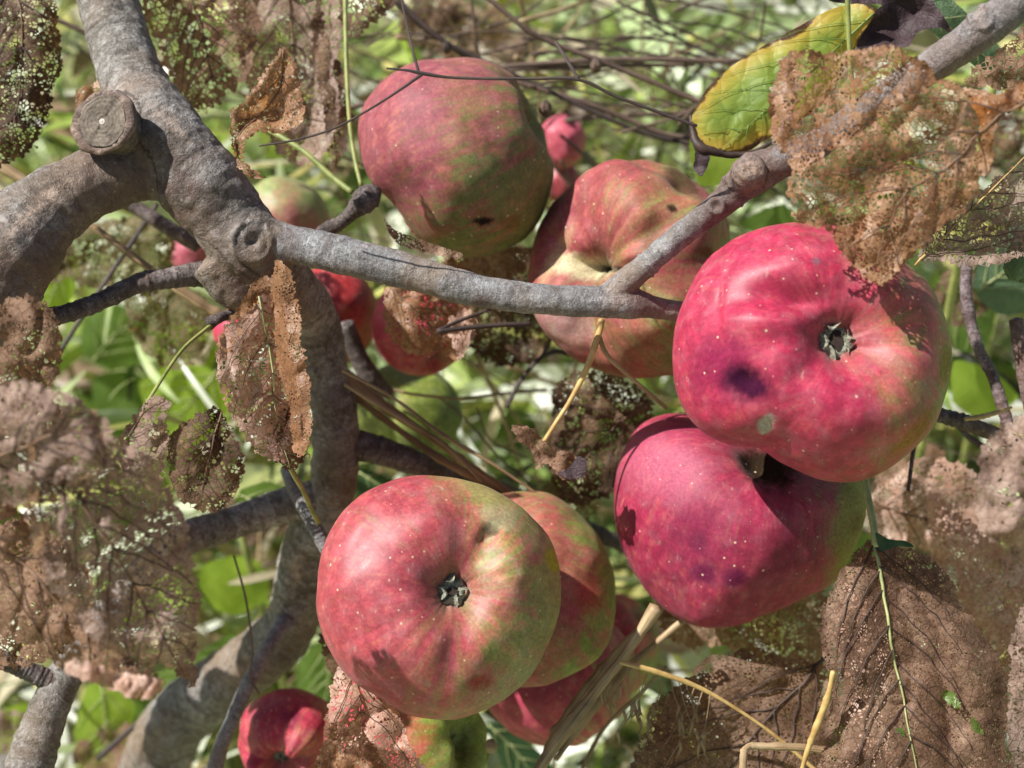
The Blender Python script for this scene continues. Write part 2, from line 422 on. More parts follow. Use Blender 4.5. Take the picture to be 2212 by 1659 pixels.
M['stembr'] = straw_mat('brown_dead_stem', (0.055, 0.032, 0.025), (0.14, 0.09, 0.065), (0.26, 0.18, 0.13))
M['sepal'] = plain_mat('dry_sepal', (0.10, 0.105, 0.07), (0.40, 0.40, 0.30), 1500, 0.9)
M['hole'] = plain_mat('calyx_inside', (0.012, 0.008, 0.005), (0.05, 0.03, 0.02), 300, 0.9)

# ------------------------------------------------------------------ tubes
def catmull(pts, n_per):
    pts = np.asarray(pts, float)
    p = np.vstack([2 * pts[0] - pts[1], pts, 2 * pts[-1] - pts[-2]])
    out = []
    for i in range(1, len(p) - 2):
        t = np.linspace(0, 1, n_per, endpoint=False)[:, None]
        a, b, c, d = p[i - 1], p[i], p[i + 1], p[i + 2]
        out.append(0.5 * ((2 * b) + (-a + c) * t + (2 * a - 5 * b + 4 * c - d) * t ** 2 + (-a + 3 * b - 3 * c + d) * t ** 3))
    out.append(pts[-1][None])
    return np.vstack(out)

def spine(pts, n_per):
    """pts (u, v, d, width px) -> world points, radii in metres"""
    s = catmull(pts, n_per)
    w = P(s[:, 0], s[:, 1], s[:, 2])
    return w, np.maximum(s[:, 3], 0.5) * 0.5 * pxm(s[:, 2])

def tube_geo(W, Rr, sides=10, rough=0.0, rfreq=200, cap=True, seed=0, angular=0.0):
    n = len(W)
    T = np.gradient(W, axis=0); T /= np.linalg.norm(T, axis=1)[:, None] + 1e-12
    ref = np.array([0.3, -0.7, 0.6]); nrm = ref - T[0] * ref.dot(T[0]); nrm /= np.linalg.norm(nrm)
    Ns = [nrm]
    for i in range(1, n):
        nn = Ns[-1] - T[i] * Ns[-1].dot(T[i]); nn /= np.linalg.norm(nn) + 1e-12; Ns.append(nn)
    Ns = np.array(Ns); B = np.cross(T, Ns)
    a = np.linspace(0, 2 * math.pi, sides, endpoint=False)
    dirs = Ns[:, None] * np.cos(a)[None, :, None] + B[:, None] * np.sin(a)[None, :, None]
    r = Rr[:, None] * np.ones(sides)[None]
    pos = W[:, None] + dirs * r[..., None]
    if rough > 0:
        k = 1 + rough * fbm(pos * rfreq + seed * 7.3, 3)
        pos = W[:, None] + dirs * (r * k)[..., None]
    L = np.concatenate([[0], np.cumsum(np.linalg.norm(np.diff(W, axis=0), axis=1))])
    verts = pos.reshape(-1, 3)
    i, j = np.meshgrid(np.arange(n - 1), np.arange(sides), indexing='ij')
    j2 = (j + 1) % sides
    faces = np.stack([i * sides + j, i * sides + j2, (i + 1) * sides + j2, (i + 1) * sides + j], -1).reshape(-1, 4)
    faces = [tuple(f) for f in faces.tolist()]
    lens = np.repeat(L, sides); ang = np.tile(np.sin(a), n) + np.tile(np.cos(a) * 0.7, n)
    if cap:
        b = len(verts)
        verts = np.vstack([verts, W[0] - T[0] * Rr[0] * 0.35, W[-1] + T[-1] * Rr[-1] * 0.35])
        lens = np.append(lens, [L[0], L[-1]]); ang = np.append(ang, [0, 0])
        for k in range(sides):
            faces.append((b, (k + 1) % sides, k))
            faces.append((b + 1, (n - 1) * sides + k, (n - 1) * sides + (k + 1) % sides))
    return verts, faces, lens, ang

def tube(name, pts, mat, parent=None, n_per=8, sides=8, rough=0.0, rfreq=250, seed=0, cap=True):
    W, Rr = spine(pts, n_per)
    v, f, l, a = tube_geo(W, Rr, sides, rough, rfreq, cap, seed)
    return mesh_obj(name, v, f, mat, parent, attrs={'len': l, 'ang': a})

def tubes(name, plist, mat, parent=None, n_per=8, sides=6, rough=0.0):
    V, F, Ls, As, o = [], [], [], [], 0
    for k, pts in enumerate(plist):
        W, Rr = spine(pts, n_per)
        v, f, l, a = tube_geo(W, Rr, sides, rough, 250, True, k)
        V.append(v); F += [tuple(i + o for i in q) for q in f]; Ls.append(l); As.append(a); o += len(v)
    return mesh_obj(name, np.vstack(V), F, mat, parent, attrs={'len': np.concatenate(Ls), 'ang': np.concatenate(As)})

# ------------------------------------------------------------------ ground
def build_ground():
    n = 90
    g = np.linspace(-1, 1, n); g = np.sign(g) * np.abs(g) ** 3 * 120
    X, Y = np.meshgrid(g, g, indexing='ij')
    Z = 0.02 * fbm(np.stack([X * 2.5, Y * 2.5, X * 0], -1), 4) + 0.3 * fbm(np.stack([X * 0.1, Y * 0.1, X * 0 + 5], -1), 2) * np.clip(np.hypot(X, Y) / 12 - 0.3, 0, 1) - 0.02
    i, j = np.meshgrid(np.arange(n - 1), np.arange(n - 1), indexing='ij')
    F = np.stack([i * n + j, (i + 1) * n + j, (i + 1) * n + j + 1, i * n + j + 1], -1).reshape(-1, 4)
    m, nt = newmat('orchard_ground')
    tc = N(nt, 'TexCoord').outputs['Object']
    a = noise_tex(nt, tc, 9, 5, 0.65, 0.4); b = noise_tex(nt, tc, 55, 5, 0.7)
    c = ramp(nt, math_(nt, 'ADD', math_(nt, 'MULTIPLY', a, 0.5), math_(nt, 'MULTIPLY', b, 0.5)),
             [(0.36, (0.08, 0.10, 0.03)), (0.46, (0.25, 0.32, 0.10)), (0.54, (0.45, 0.40, 0.26)), (0.64, (0.62, 0.56, 0.44))])
    p = N(nt, 'BsdfPrincipled'); p.inputs['Roughness'].default_value = 0.9
    nt.links.new(c, p.inputs['Base Color'])
    bu = N(nt, 'Bump'); bu.inputs['Strength'].default_value = 1; bu.inputs['Distance'].default_value = 0.01
    nt.links.new(b, bu.inputs['Height']); nt.links.new(bu.outputs[0], p.inputs['Normal'])
    nt.links.new(p.outputs[0], N(nt, 'OutputMaterial').inputs[0])
    o = mesh_obj('ground', np.stack([X, Y, Z], -1).reshape(-1, 3), F, m)
    tag(o, kind='structure')
build_ground()

GRASS_COLS = np.array([(0.24, 0.34, 0.09), (0.34, 0.45, 0.12), (0.46, 0.56, 0.20), (0.14, 0.22, 0.07), (0.48, 0.54, 0.30), (0.55, 0.52, 0.36), (0.62, 0.54, 0.42), (0.52, 0.62, 0.45)])
def grass_field(name, n, xr, yr, lr, wr, pcol, seed, lean=0.5, heading=None, kind='stuff', label=None):
    r = np.random.default_rng(seed)
    S = 7
    x = r.uniform(*xr, n); y = r.uniform(*yr, n)
    L = r.uniform(*lr, n); W = r.uniform(*wr, n)
    th = r.uniform(0, 2 * math.pi, n) if heading is None else r.normal(heading, 0.6, n)
    bend = r.uniform(0.4, 2.0, n) * lean
    t = np.linspace(0, 1, S)
    el = (math.pi / 2 - 0.15) - bend[:, None] * t[None] * 1.1
    ds = L[:, None] / (S - 1)
    rad = np.cumsum(np.cos(el) * ds, 1); hh = np.cumsum(np.sin(el) * ds, 1)
    rad -= rad[:, :1]; hh -= hh[:, :1]
    wob = 0.02 * np.sin(t[None] * 5 + r.uniform(0, 6, n)[:, None])
    cx = x[:, None] + rad * np.cos(th)[:, None] - wob * np.sin(th)[:, None]
    cyy = y[:, None] + rad * np.sin(th)[:, None] + wob * np.cos(th)[:, None]
    cz = np.maximum(hh, 0.004)
    prof = np.array([0.6, 0.95, 1, 0.95, 0.8, 0.5, 0.03])
    tw = th[:, None] + math.pi / 2 + r.normal(0, 0.5, n)[:, None] + t[None] * r.normal(0, 0.8, n)[:, None]
    hw = W[:, None] * prof[None] / 2
    ox = np.cos(tw) * hw; oy = np.sin(tw) * hw
    V = np.stack([np.stack([cx - ox, cyy - oy, cz], -1), np.stack([cx, cyy, cz - hw * 0.35], -1), np.stack([cx + ox, cyy + oy, cz], -1)], 2)
    idx = np.arange(n)[:, None, None] * (S * 3) + np.arange(S - 1)[None, :, None] * 3 + np.array([0, 1])[None, None]
    F = np.stack([idx, idx + 1, idx + 4, idx + 3], -1).reshape(-1, 4)
    ci = r.choice(len(GRASS_COLS), n, p=pcol)
    C = GRASS_COLS[ci] * r.uniform(0.7, 1.25, (n, 1))
    C = np.repeat(C, S * 3, axis=0)
    o = mesh_obj(name, V.reshape(-1, 3), F, M['blade'], col=C)
    tag(o, label, 'grass', kind='stuff')
    return o
grass_field('tall_grass', 5500, (-1.5, 1.5), (0.78, 2.6), (0.15, 0.42), (0.004, 0.011), [.15, .2, .18, .12, .12, .08, .07, .08], 21, 0.9, label='tall mixed green and straw grass growing behind the apple tree')
grass_field('short_grass', 16000, (-2.5, 2.5), (-1.0, 4.5), (0.05, 0.14), (0.003, 0.007), [.2, .2, .12, .16, .1, .1, .07, .05], 22, 1.0, label='short green turf covering the orchard ground')
grass_field('fallen_straw', 1800, (-1.3, 1.3), (0.75, 2.4), (0.15, 0.4), (0.003, 0.006), [0, 0, 0, 0, .1, .3, .5, .1], 23, 2.0, label='pale dry grass straw bent over between the green blades')

# ------------------------------------------------------------------ leaves
def inside(poly, pts):
    x, y = pts[:, 0], pts[:, 1]
    ins = np.zeros(len(pts), bool)
    n = len(poly)
    for i in range(n):
        x1, y1 = poly[i]; x2, y2 = poly[(i + 1) % n]
        if y1 == y2: continue
        c = ((y1 > y) != (y2 > y)) & (x < (x2 - x1) * (y - y1) / (y2 - y1) + x1)
        ins ^= c
    return ins
def dist_poly(poly, pts):
    d = np.full(len(pts), 1e9)
    n = len(poly)
    for i in range(n):
        a = poly[i]; b = poly[(i + 1) % n]; ab = b - a
        t = np.clip(((pts - a) @ ab) / (ab @ ab + 1e-9), 0, 1)
        d = np.minimum(d, np.linalg.norm(pts - (a + t[:, None] * ab), axis=1))
    return d
def closed_spline(poly, step):
    p = np.asarray(poly, float); n = len(p)
    out = []
    for i in range(n):
        a, b, c, d = p[(i - 1) % n], p[i], p[(i + 1) % n], p[(i + 2) % n]
        k = max(2, int(np.linalg.norm(c - b) / step))
        t = np.linspace(0, 1, k, endpoint=False)[:, None]
        cr = 0.5 * ((2 * b) + (-a + c) * t + (2 * a - 5 * b + 4 * c - d) * t ** 2 + (-a + 3 * b - 3 * c + d) * t ** 3)
        lin = b + (c - b) * t
        out.append(0.7 * cr + 0.3 * lin)
    return np.vstack(out)

def depth_fn(poly, d0, tilt, crumple, seed, curl=0.0, midrib=None, vfold=0.0, csize=90.0):
    crumple = min(0.0022 + 0.30 * crumple, 0.0062)
    size_ = np.linalg.norm(poly.max(0) - poly.min(0))
    if not curl: curl = 0.0016 * min(1, size_ / 250)
    c = poly.mean(axis=0)
    mr = None if midrib is None else catmull(midrib, 6)[:, :2]
    def fn(q):
        d = d0 + tilt[0] * (q[:, 0] - c[0]) / 1000 + tilt[1] * (q[:, 1] - c[1]) / 1000
        z = np.full(len(q), seed * 3.17)
        cs2 = min(max(csize, 75.0, size_ * 0.28), 150.0)
        d = d + crumple * 1.1 * fbm(np.stack([q[:, 0] / cs2, q[:, 1] / cs2, z], -1), 2)
        rid = 1 - np.abs(noise3(np.stack([q[:, 0] / cs2 * 1.7, q[:, 1] / cs2 * 1.1, z + 9], -1)))
        d = d + crumple * 0.42 * (rid ** 5 - 0.5)
        rid2 = 1 - np.abs(noise3(np.stack([(q[:, 0] * 0.8 + q[:, 1] * 0.6) / 26.0, (q[:, 1] * 0.8 - q[:, 0] * 0.6) / 60.0, z + 4], -1)))
        d = d + crumple * 0.045 * rid2 ** 2
        if curl:
            e = dist_poly(poly, q)
            d = d + curl * np.exp(-(e / 28.0) ** 2)
        if mr is not None and vfold:
            dm = np.min(np.linalg.norm(q[:, None] - mr[None, ::2], axis=2), axis=1)
            d = d - vfold * np.minimum(dm, 150) / 150.0
        return d
    return fn

def vein_lines(poly, midrib, n_side=6, ang=0.8, seed=1):
    r = np.random.default_rng(seed)
    mr = catmull(midrib, 10)[:, :2]
    out = []
    for k in range(n_side):
        for s in (-1, 1):
            t = (k + 0.6 + r.uniform(-.15, .15)) / (n_side + 0.5)
            i = int(t * (len(mr) - 2))
            p0 = mr[i]; T = mr[i + 1] - mr[i]; T = T / (np.linalg.norm(T) + 1e-9)
            a = s * ang * r.uniform(0.85, 1.15)
            dv = np.array([T[0] * math.cos(a) - T[1] * math.sin(a), T[0] * math.sin(a) + T[1] * math.cos(a)])
            pts = [p0]
            for st in range(16):
                a2 = -s * 0.03
                dv = np.array([dv[0] * math.cos(a2) - dv[1] * math.sin(a2), dv[0] * math.sin(a2) + dv[1] * math.cos(a2)])
                q = pts[-1] + dv * 16 + r.normal(0, 1.2, 2)
                if not inside(poly, q[None])[0]: break
                pts.append(q)
            if len(pts) > 2: out.append(np.array(pts))
    return out
def leaf_veins(poly, fn, midrib, width, mat, parent, n_side=6, ang=0.8, length=0.9, seed=1, off=-0.0006, name='veins', shift=None):
    pl = []
    for pts in vein_lines(poly, midrib, n_side, ang, seed):
        dd = fn(pts) + off
        w = np.linspace(width * 0.75, width * 0.25, len(pts))
        pp = pts if shift is None else pts + shift(pts)
        pl.append(np.column_stack([pp, dd, w]))
    if pl:
        tubes(name, pl, mat, parent, n_per=2, sides=5)

def net_leaf(poly, d0, mat, parent, cell=9.0, openf=0.6, thr=1.6, tilt=(0, 0), crumple=0.006, curl=0.0, seed=1,
             midrib=None, vfold=0.0, vein=None, veinw=6.0, n_side=6, big=0.0, jag=5.0, name='leaf', label=None, csize=90.0,
             petiole=None, petw=8, petmat=None, lateral=5.0, solid_zone=None, sidevein=None, openk=1.12):
    """leaf eaten to a lace: every mesh of the net is its own opening"""
    cell = cell * 0.88; thr = thr * 0.95
    poly = closed_spline(poly, 8.0)
    r = np.random.default_rng(seed * 101 + 5)
    fnz = noise3(np.column_stack([poly / 17.0, np.full(len(poly), seed * 1.9)]))
    fnz2 = noise3(np.column_stack([poly / 6.0, np.full(len(poly), seed * 2.9)]))
    cen = poly.mean(axis=0); rad = poly - cen; rl = np.linalg.norm(rad, axis=1)[:, None] + 1e-9
    poly = poly + rad / rl * (fnz * jag * 0.9 + fnz2 * jag * 0.6)[:, None]
    lo = poly.min(0) - cell * 3; hi = poly.max(0) + cell * 3
    nx = int((hi[0] - lo[0]) / cell) + 1; ny = int((hi[1] - lo[1]) / (cell * 0.87)) + 1
    gx, gy = np.meshgrid(np.arange(nx), np.arange(ny), indexing='ij')
    s = np.stack([lo[0] + (gx + 0.5 * (gy % 2)) * cell, lo[1] + gy * cell * 0.87], -1).reshape(-1, 2)
    s = s + r.uniform(-0.46, 0.46, s.shape) * cell
    wv = np.stack([noise3(np.column_stack([s / 60.0, np.full(len(s), 1.0 + seed)])), noise3(np.column_stack([s / 60.0, np.full(len(s), 50.0 + seed)]))], -1)
    s = s + wv * cell * 1.6
    near = inside(poly, s) | (dist_poly(poly, s) < cell * 2.2)
    s = s[near]
    res = delaunay_2d_cdt([Vector(q) for q in s], [], [], 0, 1e-5)
    sv = np.array([tuple(q) for q in res[0]]); tri = np.array(res[2])
    a, b, c = sv[tri[:, 0]], sv[tri[:, 1]], sv[tri[:, 2]]
    D = 2 * (a[:, 0] * (b[:, 1] - c[:, 1]) + b[:, 0] * (c[:, 1] - a[:, 1]) + c[:, 0] * (a[:, 1] - b[:, 1]))
    D[np.abs(D) < 1e-9] = 1e-9
    a2, b2, c2 = (a ** 2).sum(1), (b ** 2).sum(1), (c ** 2).sum(1)
    cc = np.stack([(a2 * (b[:, 1] - c[:, 1]) + b2 * (c[:, 1] - a[:, 1]) + c2 * (a[:, 1] - b[:, 1])) / D,
                   (a2 * (c[:, 0] - b[:, 0]) + b2 * (a[:, 0] - c[:, 0]) + c2 * (b[:, 0] - a[:, 0])) / D], -1)
    ctr = (a + b + c) / 3
    far = np.linalg.norm(cc - ctr, axis=1) > cell * 1.1
    cc[far] = ctr[far]
    ins = inside(poly, sv)
    around = [[] for _ in range(len(sv))]
    for ti, t in enumerate(tri.tolist()):
        for k in t: around[k].append(ti)
    zz = np.full(len(sv), seed * 5.1)
    pn = fbm(np.column_stack([sv / 38.0, zz]), 3)
    bign = fbm(np.column_stack([sv / 55.0, zz + 31]), 3)
    edged = dist_poly(poly, sv)
    vl = None
    if midrib is not None and n_side:
        vl = vein_lines(poly, midrib, n_side, seed=seed)
        if vl:
            vp = np.vstack([catmull(p_, 3) for p_ in vl])
            vdist = np.array([np.min(np.abs(vp - q_).sum(1)) for q_ in sv])
        else: vl = None
    verts2 = [tuple(q) for q in cc]; faces = []
    inner = []
    nv = len(verts2)
    rnd = r.random(len(sv))
    mrp = None if midrib is None else catmull(midrib, 6)[:, :2]
    for k in np.nonzero(ins)[0]:
        tl = around[k]
        if len(tl) < 3: continue
        if big > 0 and bign[k] > 0.5 - big: continue
        pts = cc[tl]; m = pts.mean(0)
        ang = np.arctan2(pts[:, 1] - m[1], pts[:, 0] - m[0])
        o = np.argsort(ang); tl = [tl[i] for i in o]; pts = pts[o]
        of = openf * openk * 0.80 + pn[k] * 0.55
        if mrp is not None and np.min(np.abs(mrp - sv[k]).sum(1)) < cell * 1.1: of -= 0.5
        if vl is not None and vdist[k] < cell * 0.8: of -= 0.45
        if edged[k] < cell * 1.5: of = 0.12 if pn[k] < 0.25 else of
        if solid_zone is not None and solid_zone(sv[k]): of = -1
        if rnd[k] > of:
            faces.append(tuple(tl))
            continue
        dm = np.linalg.norm(pts - m, axis=1)
        th = thr * 0.95 * (0.6 + 0.9 * rnd[k] / max(of, 0.05)) 
        fac = np.clip(1 - th / np.maximum(dm, 0.1), 0.15, 0.95)
        ip = m + (pts - m) * fac[:, None]
        base = nv; L = len(tl)
        for q in ip: inner.append((q[0], q[1]))
        nv += L
        for i in range(L):
            j = (i + 1) % L
            faces.append((tl[i], tl[j], base + j, base + i))
    allv = np.array(verts2 + inner) if inner else np.array(verts2)
    used = np.zeros(len(allv), bool)
    for f in faces:
        for i in f: used[i] = True
    remap = np.cumsum(used) - 1
    q = allv[used]
    faces = [tuple(int(remap[i]) for i in f) for f in faces]
    fn = depth_fn(poly, d0, tilt, crumple, seed, curl, midrib, vfold, csize)
    dd = fn(q)
    dd = dd + crumple * 0.02 * noise3(np.column_stack([q / 9.0, np.full(len(q), seed * 1.3)]))
    lat = np.stack([noise3(np.column_stack([q / 45.0, np.full(len(q), 7.7 + seed)])), noise3(np.column_stack([q / 45.0, np.full(len(q), 27.7 + seed)]))], -1)
    q2 = q + lat * lateral
    W = P(q2[:, 0], q2[:, 1], dd)
    o = mesh_obj(name, W, faces, mat, parent, smooth=True)
    if label: o['label'] = label
    fn2 = lambda p: fn(p)
    if midrib is not None and veinw > 0:
        mr = catmull(midrib, 6)[:, :2]
        lm = np.stack([noise3(np.column_stack([mr / 45.0, np.full(len(mr), 7.7 + seed)])), noise3(np.column_stack([mr / 45.0, np.full(len(mr), 27.7 + seed)]))], -1)
        w = np.linspace(veinw, veinw * 0.3, len(mr))
        ob = parent_sub('midrib', np.column_stack([mr + lm * lateral, fn(mr) - 0.0004, w]), vein or M['veinbr'], o)
        leaf_veins(poly, fn, midrib, veinw * 0.6, sidevein or M['veindk'], o, n_side=n_side, seed=seed, shift=lambda p_: lateral * np.stack([noise3(np.column_stack([p_ / 45.0, np.full(len(p_), 7.7 + seed)])), noise3(np.column_stack([p_ / 45.0, np.full(len(p_), 27.7 + seed)]))], -1))
    if petiole is not None:
        tube('petiole', petiole, petmat or M['petiole'], o, n_per=6, sides=7)
    return o

def parent_sub(name, arr, mat, parent):
    W = P(arr[:, 0], arr[:, 1], arr[:, 2]); R_ = arr[:, 3] * 0.5 * pxm(arr[:, 2])
    v, f, l, a = tube_geo(W, R_, 6)
    return mesh_obj(name, v, f, mat, parent, attrs={'len': l, 'ang': a})

def solid_leaf(poly, d0, mat, parent, step=9.0, tilt=(0, 0), crumple=0.003, curl=0.0, seed=1, midrib=None, vfold=0.0,
               vein=None, veinw=6.0, n_side=6, jag=2.0, name='leaf', label=None, csize=160.0, petiole=None, petmat=None, serr=0.0, holes=0):
    poly = closed_spline(poly, max(4.0, step * 0.7))
    cen = poly.mean(axis=0); rad = poly - cen; rl = np.linalg.norm(rad, axis=1)[:, None] + 1e-9
    nz = noise3(np.column_stack([poly / 13.0, np.full(len(poly), seed * 1.9)]))
    k = nz * jag
    if serr: k = k + serr * ((np.arange(len(poly)) % 3) / 2.0 - 0.5)
    poly = poly + rad / rl * k[:, None]
    lo = poly.min(0); hi = poly.max(0)
    r = np.random.default_rng(seed)
    gx, gy = np.meshgrid(np.arange(lo[0], hi[0], step), np.arange(lo[1], hi[1], step), indexing='ij')
    s = np.stack([gx, gy], -1).reshape(-1, 2) + r.uniform(-.2, .2, (gx.size, 2)) * step
    s = s[inside(poly, s)]
    if len(s): s = s[dist_poly(poly, s) > step * 0.5]
    n = len(poly)
    vs = [Vector(q) for q in poly] + [Vector(q) for q in s]
    res = delaunay_2d_cdt(vs, [(i, (i + 1) % n) for i in range(n)], [list(range(n))], 1, 1e-5)
    q = np.array([tuple(x) for x in res[0]]); F = [tuple(f) for f in res[2]]
    fn = depth_fn(poly, d0, tilt, crumple, seed, curl, midrib, vfold, csize)
    W = P(q[:, 0], q[:, 1], fn(q))
    e = dist_poly(poly, q)
    o = mesh_obj(name, W, F, mat, parent, attrs={'edge': e})
    if label: o['label'] = label
    if midrib is not None and veinw > 0:
        mr = catmull(midrib, 8)[:, :2]
        w = np.linspace(veinw, veinw * 0.25, len(mr))
        parent_sub('midrib', np.column_stack([mr, fn(mr) - 0.0003, w]), vein or M['veinlt'], o)
        leaf_veins(poly, fn, midrib, veinw * 0.7, vein or M['veinlt'], o, n_side=n_side, seed=seed)
    if petiole is not None:
        tube('petiole', petiole, petmat or M['petgreen'], o, n_per=6, sides=7)
    return o

# ------------------------------------------------------------------ the tree's wood
tree_base = P(150, 1659, 0.60); tree_base = np.array([-0.30, 0.47, 0.0])
tree = empty('apple_tree', tree_base, 'grey barked apple tree with a sawn stub, forking branches and caterpillar eaten brown leaves', 'tree')

def wood(name, limbs, parent, mat, voxel=0.0008, smooth=6, amp=0.0006, extra=None, nper=8, tint=None):
    V, F, o = [], [], 0
    SP, SL = [], []
    acc = 0
    for k, pts in enumerate(limbs):
        W, Rr = spine(pts, nper)
        v, f, l, a = tube_geo(W, Rr, 18, 0.06, 60, True, k)
        V.append(v); F += [tuple(i + o for i in q) for q in f]; o += len(v)
        SP.append(W); SL.append(acc + np.concatenate([[0], np.cumsum(np.linalg.norm(np.diff(W, axis=0), axis=1))])); acc += 1.37
    me = bpy.data.meshes.new('tmp'); me.from_pydata([tuple(x) for x in np.vstack(V)], [], F)
    ob = bpy.data.objects.new('tmp', me); scene.collection.objects.link(ob)
    m = ob.modifiers.new('r', 'REMESH'); m.mode = 'VOXEL'; m.voxel_size = voxel
    m = ob.modifiers.new('s', 'SMOOTH'); m.iterations = smooth; m.factor = 0.5
    dg = bpy.context.evaluated_depsgraph_get(); dg.update()
    ev = ob.evaluated_get(dg).to_mesh()
    nv = len(ev.vertices); co = np.empty(nv * 3); ev.vertices.foreach_get('co', co); co = co.reshape(-1, 3)
    no = np.empty(nv * 3); ev.vertices.foreach_get('normal', no); no = no.reshape(-1, 3)
    faces = [tuple(p.vertices) for p in ev.polygons]
    ob.evaluated_get(dg).to_mesh_clear()
    bpy.data.objects.remove(ob); bpy.data.meshes.remove(me)
    from mathutils.kdtree import KDTree
    SPa = np.vstack(SP); SLa = np.concatenate(SL)
    kd = KDTree(len(SPa))
    for i, q in enumerate(SPa): kd.insert(q, i)
    kd.balance()
    idx = np.array([[h[1] for h in kd.find_n(q, 2)] for q in co])
    d1 = np.linalg.norm(co - SPa[idx[:, 0]], axis=1); d2 = np.linalg.norm(co - SPa[idx[:, 1]], axis=1)
    # exact position between the two nearest spine samples
    seg = SPa[idx[:, 1]] - SPa[idx[:, 0]]
    tt = ((co - SPa[idx[:, 0]]) * seg).sum(1) / ((seg ** 2).sum(1) + 1e-12)
    dl = SLa[idx[:, 1]] - SLa[idx[:, 0]]
    dl[np.abs(dl) > 0.05] = 0
    L = SLa[idx[:, 0]] + np.clip(tt, -1, 1) * dl
    disp = fbm(co * 130, 4) * amp * 1.6 + fbm(np.stack([L * 260, co[:, 0] * 25, co[:, 2] * 25], -1), 3) * amp * 0.9
    if extra is not None: disp = disp + extra(co)
    co = co + no * disp[:, None]
    at = {'len': L}
    if tint is not None:
        at['scar'], at['ruddy'] = tint(co)
    return mesh_obj(name, co, faces, mat, parent, attrs=at)

def px_of(co):
    r = co - CAM; d = r @ FWD
    return 1106 + (r @ RIGHT) / d * FPX, 829.5 - (r @ UP) / d * FPX, d

def trunk_extra(co):
    u, v, d = px_of(co)
    out = np.zeros(len(co))
    def ring(cu, cv, r0, w, h):
        rr = np.hypot(u - cu, v - cv)
        return h * np.exp(-((rr - r0) / w) ** 2)
    front = d < 0.45
    out += np.where(front, ring(545, 520, 42, 7, 0.0011) - 0.0025 * np.exp(-((np.hypot(u - 545, v - 520)) / 13) ** 2) + 0.0020 * np.exp(-(np.hypot(u - 548, v - 520) / 38) ** 2), 0)
    return out

def blob(u, v, cu, cv, ru, rv, rot=0.0):
    c_, s_ = math.cos(rot), math.sin(rot); dx = u - cu; dy = v - cv
    return np.exp(-(((dx * c_ + dy * s_) / ru) ** 2 + ((-dx * s_ + dy * c_) / rv) ** 2))
def trunk_tint(co):
    u, v, d = px_of(co)
    nz = fbm(co * 160, 3)
    sc = blob(u, v, 55, 470, 75, 26, -0.75) + 0.8 * blob(u, v, 110, 420, 60, 16, -0.6) + 0.7 * blob(u, v, 215, 205, 75, 13, -0.3) + 0.8 * blob(u, v, 370, 265, 60, 14, 0.75) + 0.7 * blob(u, v, 640, 1230, 20, 60, 0.2) + 0.6 * blob(u, v, 425, 575, 22, 30)
    ru = 0.9 * blob(u, v, 330, 400, 210, 120, 0.6) + 0.8 * blob(u, v, 20, 600, 160, 90, -0.7) + 0.9 * blob(u, v, 545, 620, 80, 60) + 0.35 * blob(u, v, 700, 850, 80, 200)
    return np.clip(sc * (1 + nz) - 0.12, 0, 1), np.clip(ru * (1 + nz * 1.4), 0, 1)
def fork_tint(co):
    u, v, d = px_of(co)
    nz = fbm(co * 200, 3)
    sc = 0.9 * blob(u, v, 1618, 368, 34, 28) + 0.5 * blob(u, v, 1330, 640, 26, 30) + 0.5 * blob(u, v, 2120, 38, 22, 26)
    ru = smoothstep(1430, 1560, u) * (v < 560) * (1 - 0.6 * smoothstep(1720, 1850, u)) + 0.7 * blob(u, v, 1385, 640, 50, 40) + 0.8 * blob(u, v, 1040, 655, 26, 22) + 0.6 * blob(u, v, 620, 540, 22, 60)
    return np.clip(sc * (1 + nz * 2), 0, 1), np.clip(ru * (1 + nz), 0, 1)
trunk_limbs = [
    [(190, -330, 0.52, 105), (200, -150, 0.49, 118), (228, -20, 0.475, 128), (262, 100, 0.465, 134), (300, 205, 0.455, 148), (345, 290, 0.447, 185), (420, 385, 0.445, 188), (490, 470, 0.447, 165), (545, 545, 0.45, 168), (600, 610, 0.462, 150), (672, 680, 0.485, 110), (700, 780, 0.495, 98), (722, 900, 0.50, 102), (722, 1010, 0.505, 100), (712, 1080, 0.51, 105), (665, 1180, 0.52, 112), (645, 1270, 0.53, 108), (620, 1360, 0.545, 120), (520, 1450, 0.565, 135), (380, 1560, 0.585, 140), (320, 1700, 0.60, 150), (250, 1900, 0.63, 170)],
    [(370, 360, 0.447, 150), (290, 365, 0.445, 150), (190, 400, 0.44, 150), (90, 465, 0.435, 180), (10, 560, 0.43, 225), (-90, 700, 0.43, 240), (-240, 860, 0.45, 250)],
    [(340, 345, 0.457, 160), (285, 305, 0.450, 178), (245, 280, 0.4435, 172), (224, 266, 0.4385, 142)],
    [(560, 520, 0.447, 120), (600, 522, 0.445, 92), (650, 532, 0.444, 84)],
    [(470, 560, 0.45, 130), (515, 630, 0.452, 100), (535, 680, 0.455, 40)],
]
trunk = wood('trunk', trunk_limbs, tree, M['bark'], voxel=0.0008, amp=0.0007, extra=trunk_extra, tint=trunk_tint)

# trunk foot down to the ground outside the picture
foot = [P(250, 1900, 0.63), np.array([-0.245, 0.44, 0.30]), np.array([-0.29, 0.46, 0.12]), np.array([-0.30, 0.47, -0.03])]
W = catmull(np.array(foot), 8); Rr = np.interp(np.linspace(0, 1, len(W)), [0, .6, 1], [0.0175, 0.024, 0.036])
v, f, l, a = tube_geo(W, Rr, 20, 0.12, 40)
mesh_obj('lower_trunk', v, f, M['bark'], tree, attrs={'len': l, 'ang': a})

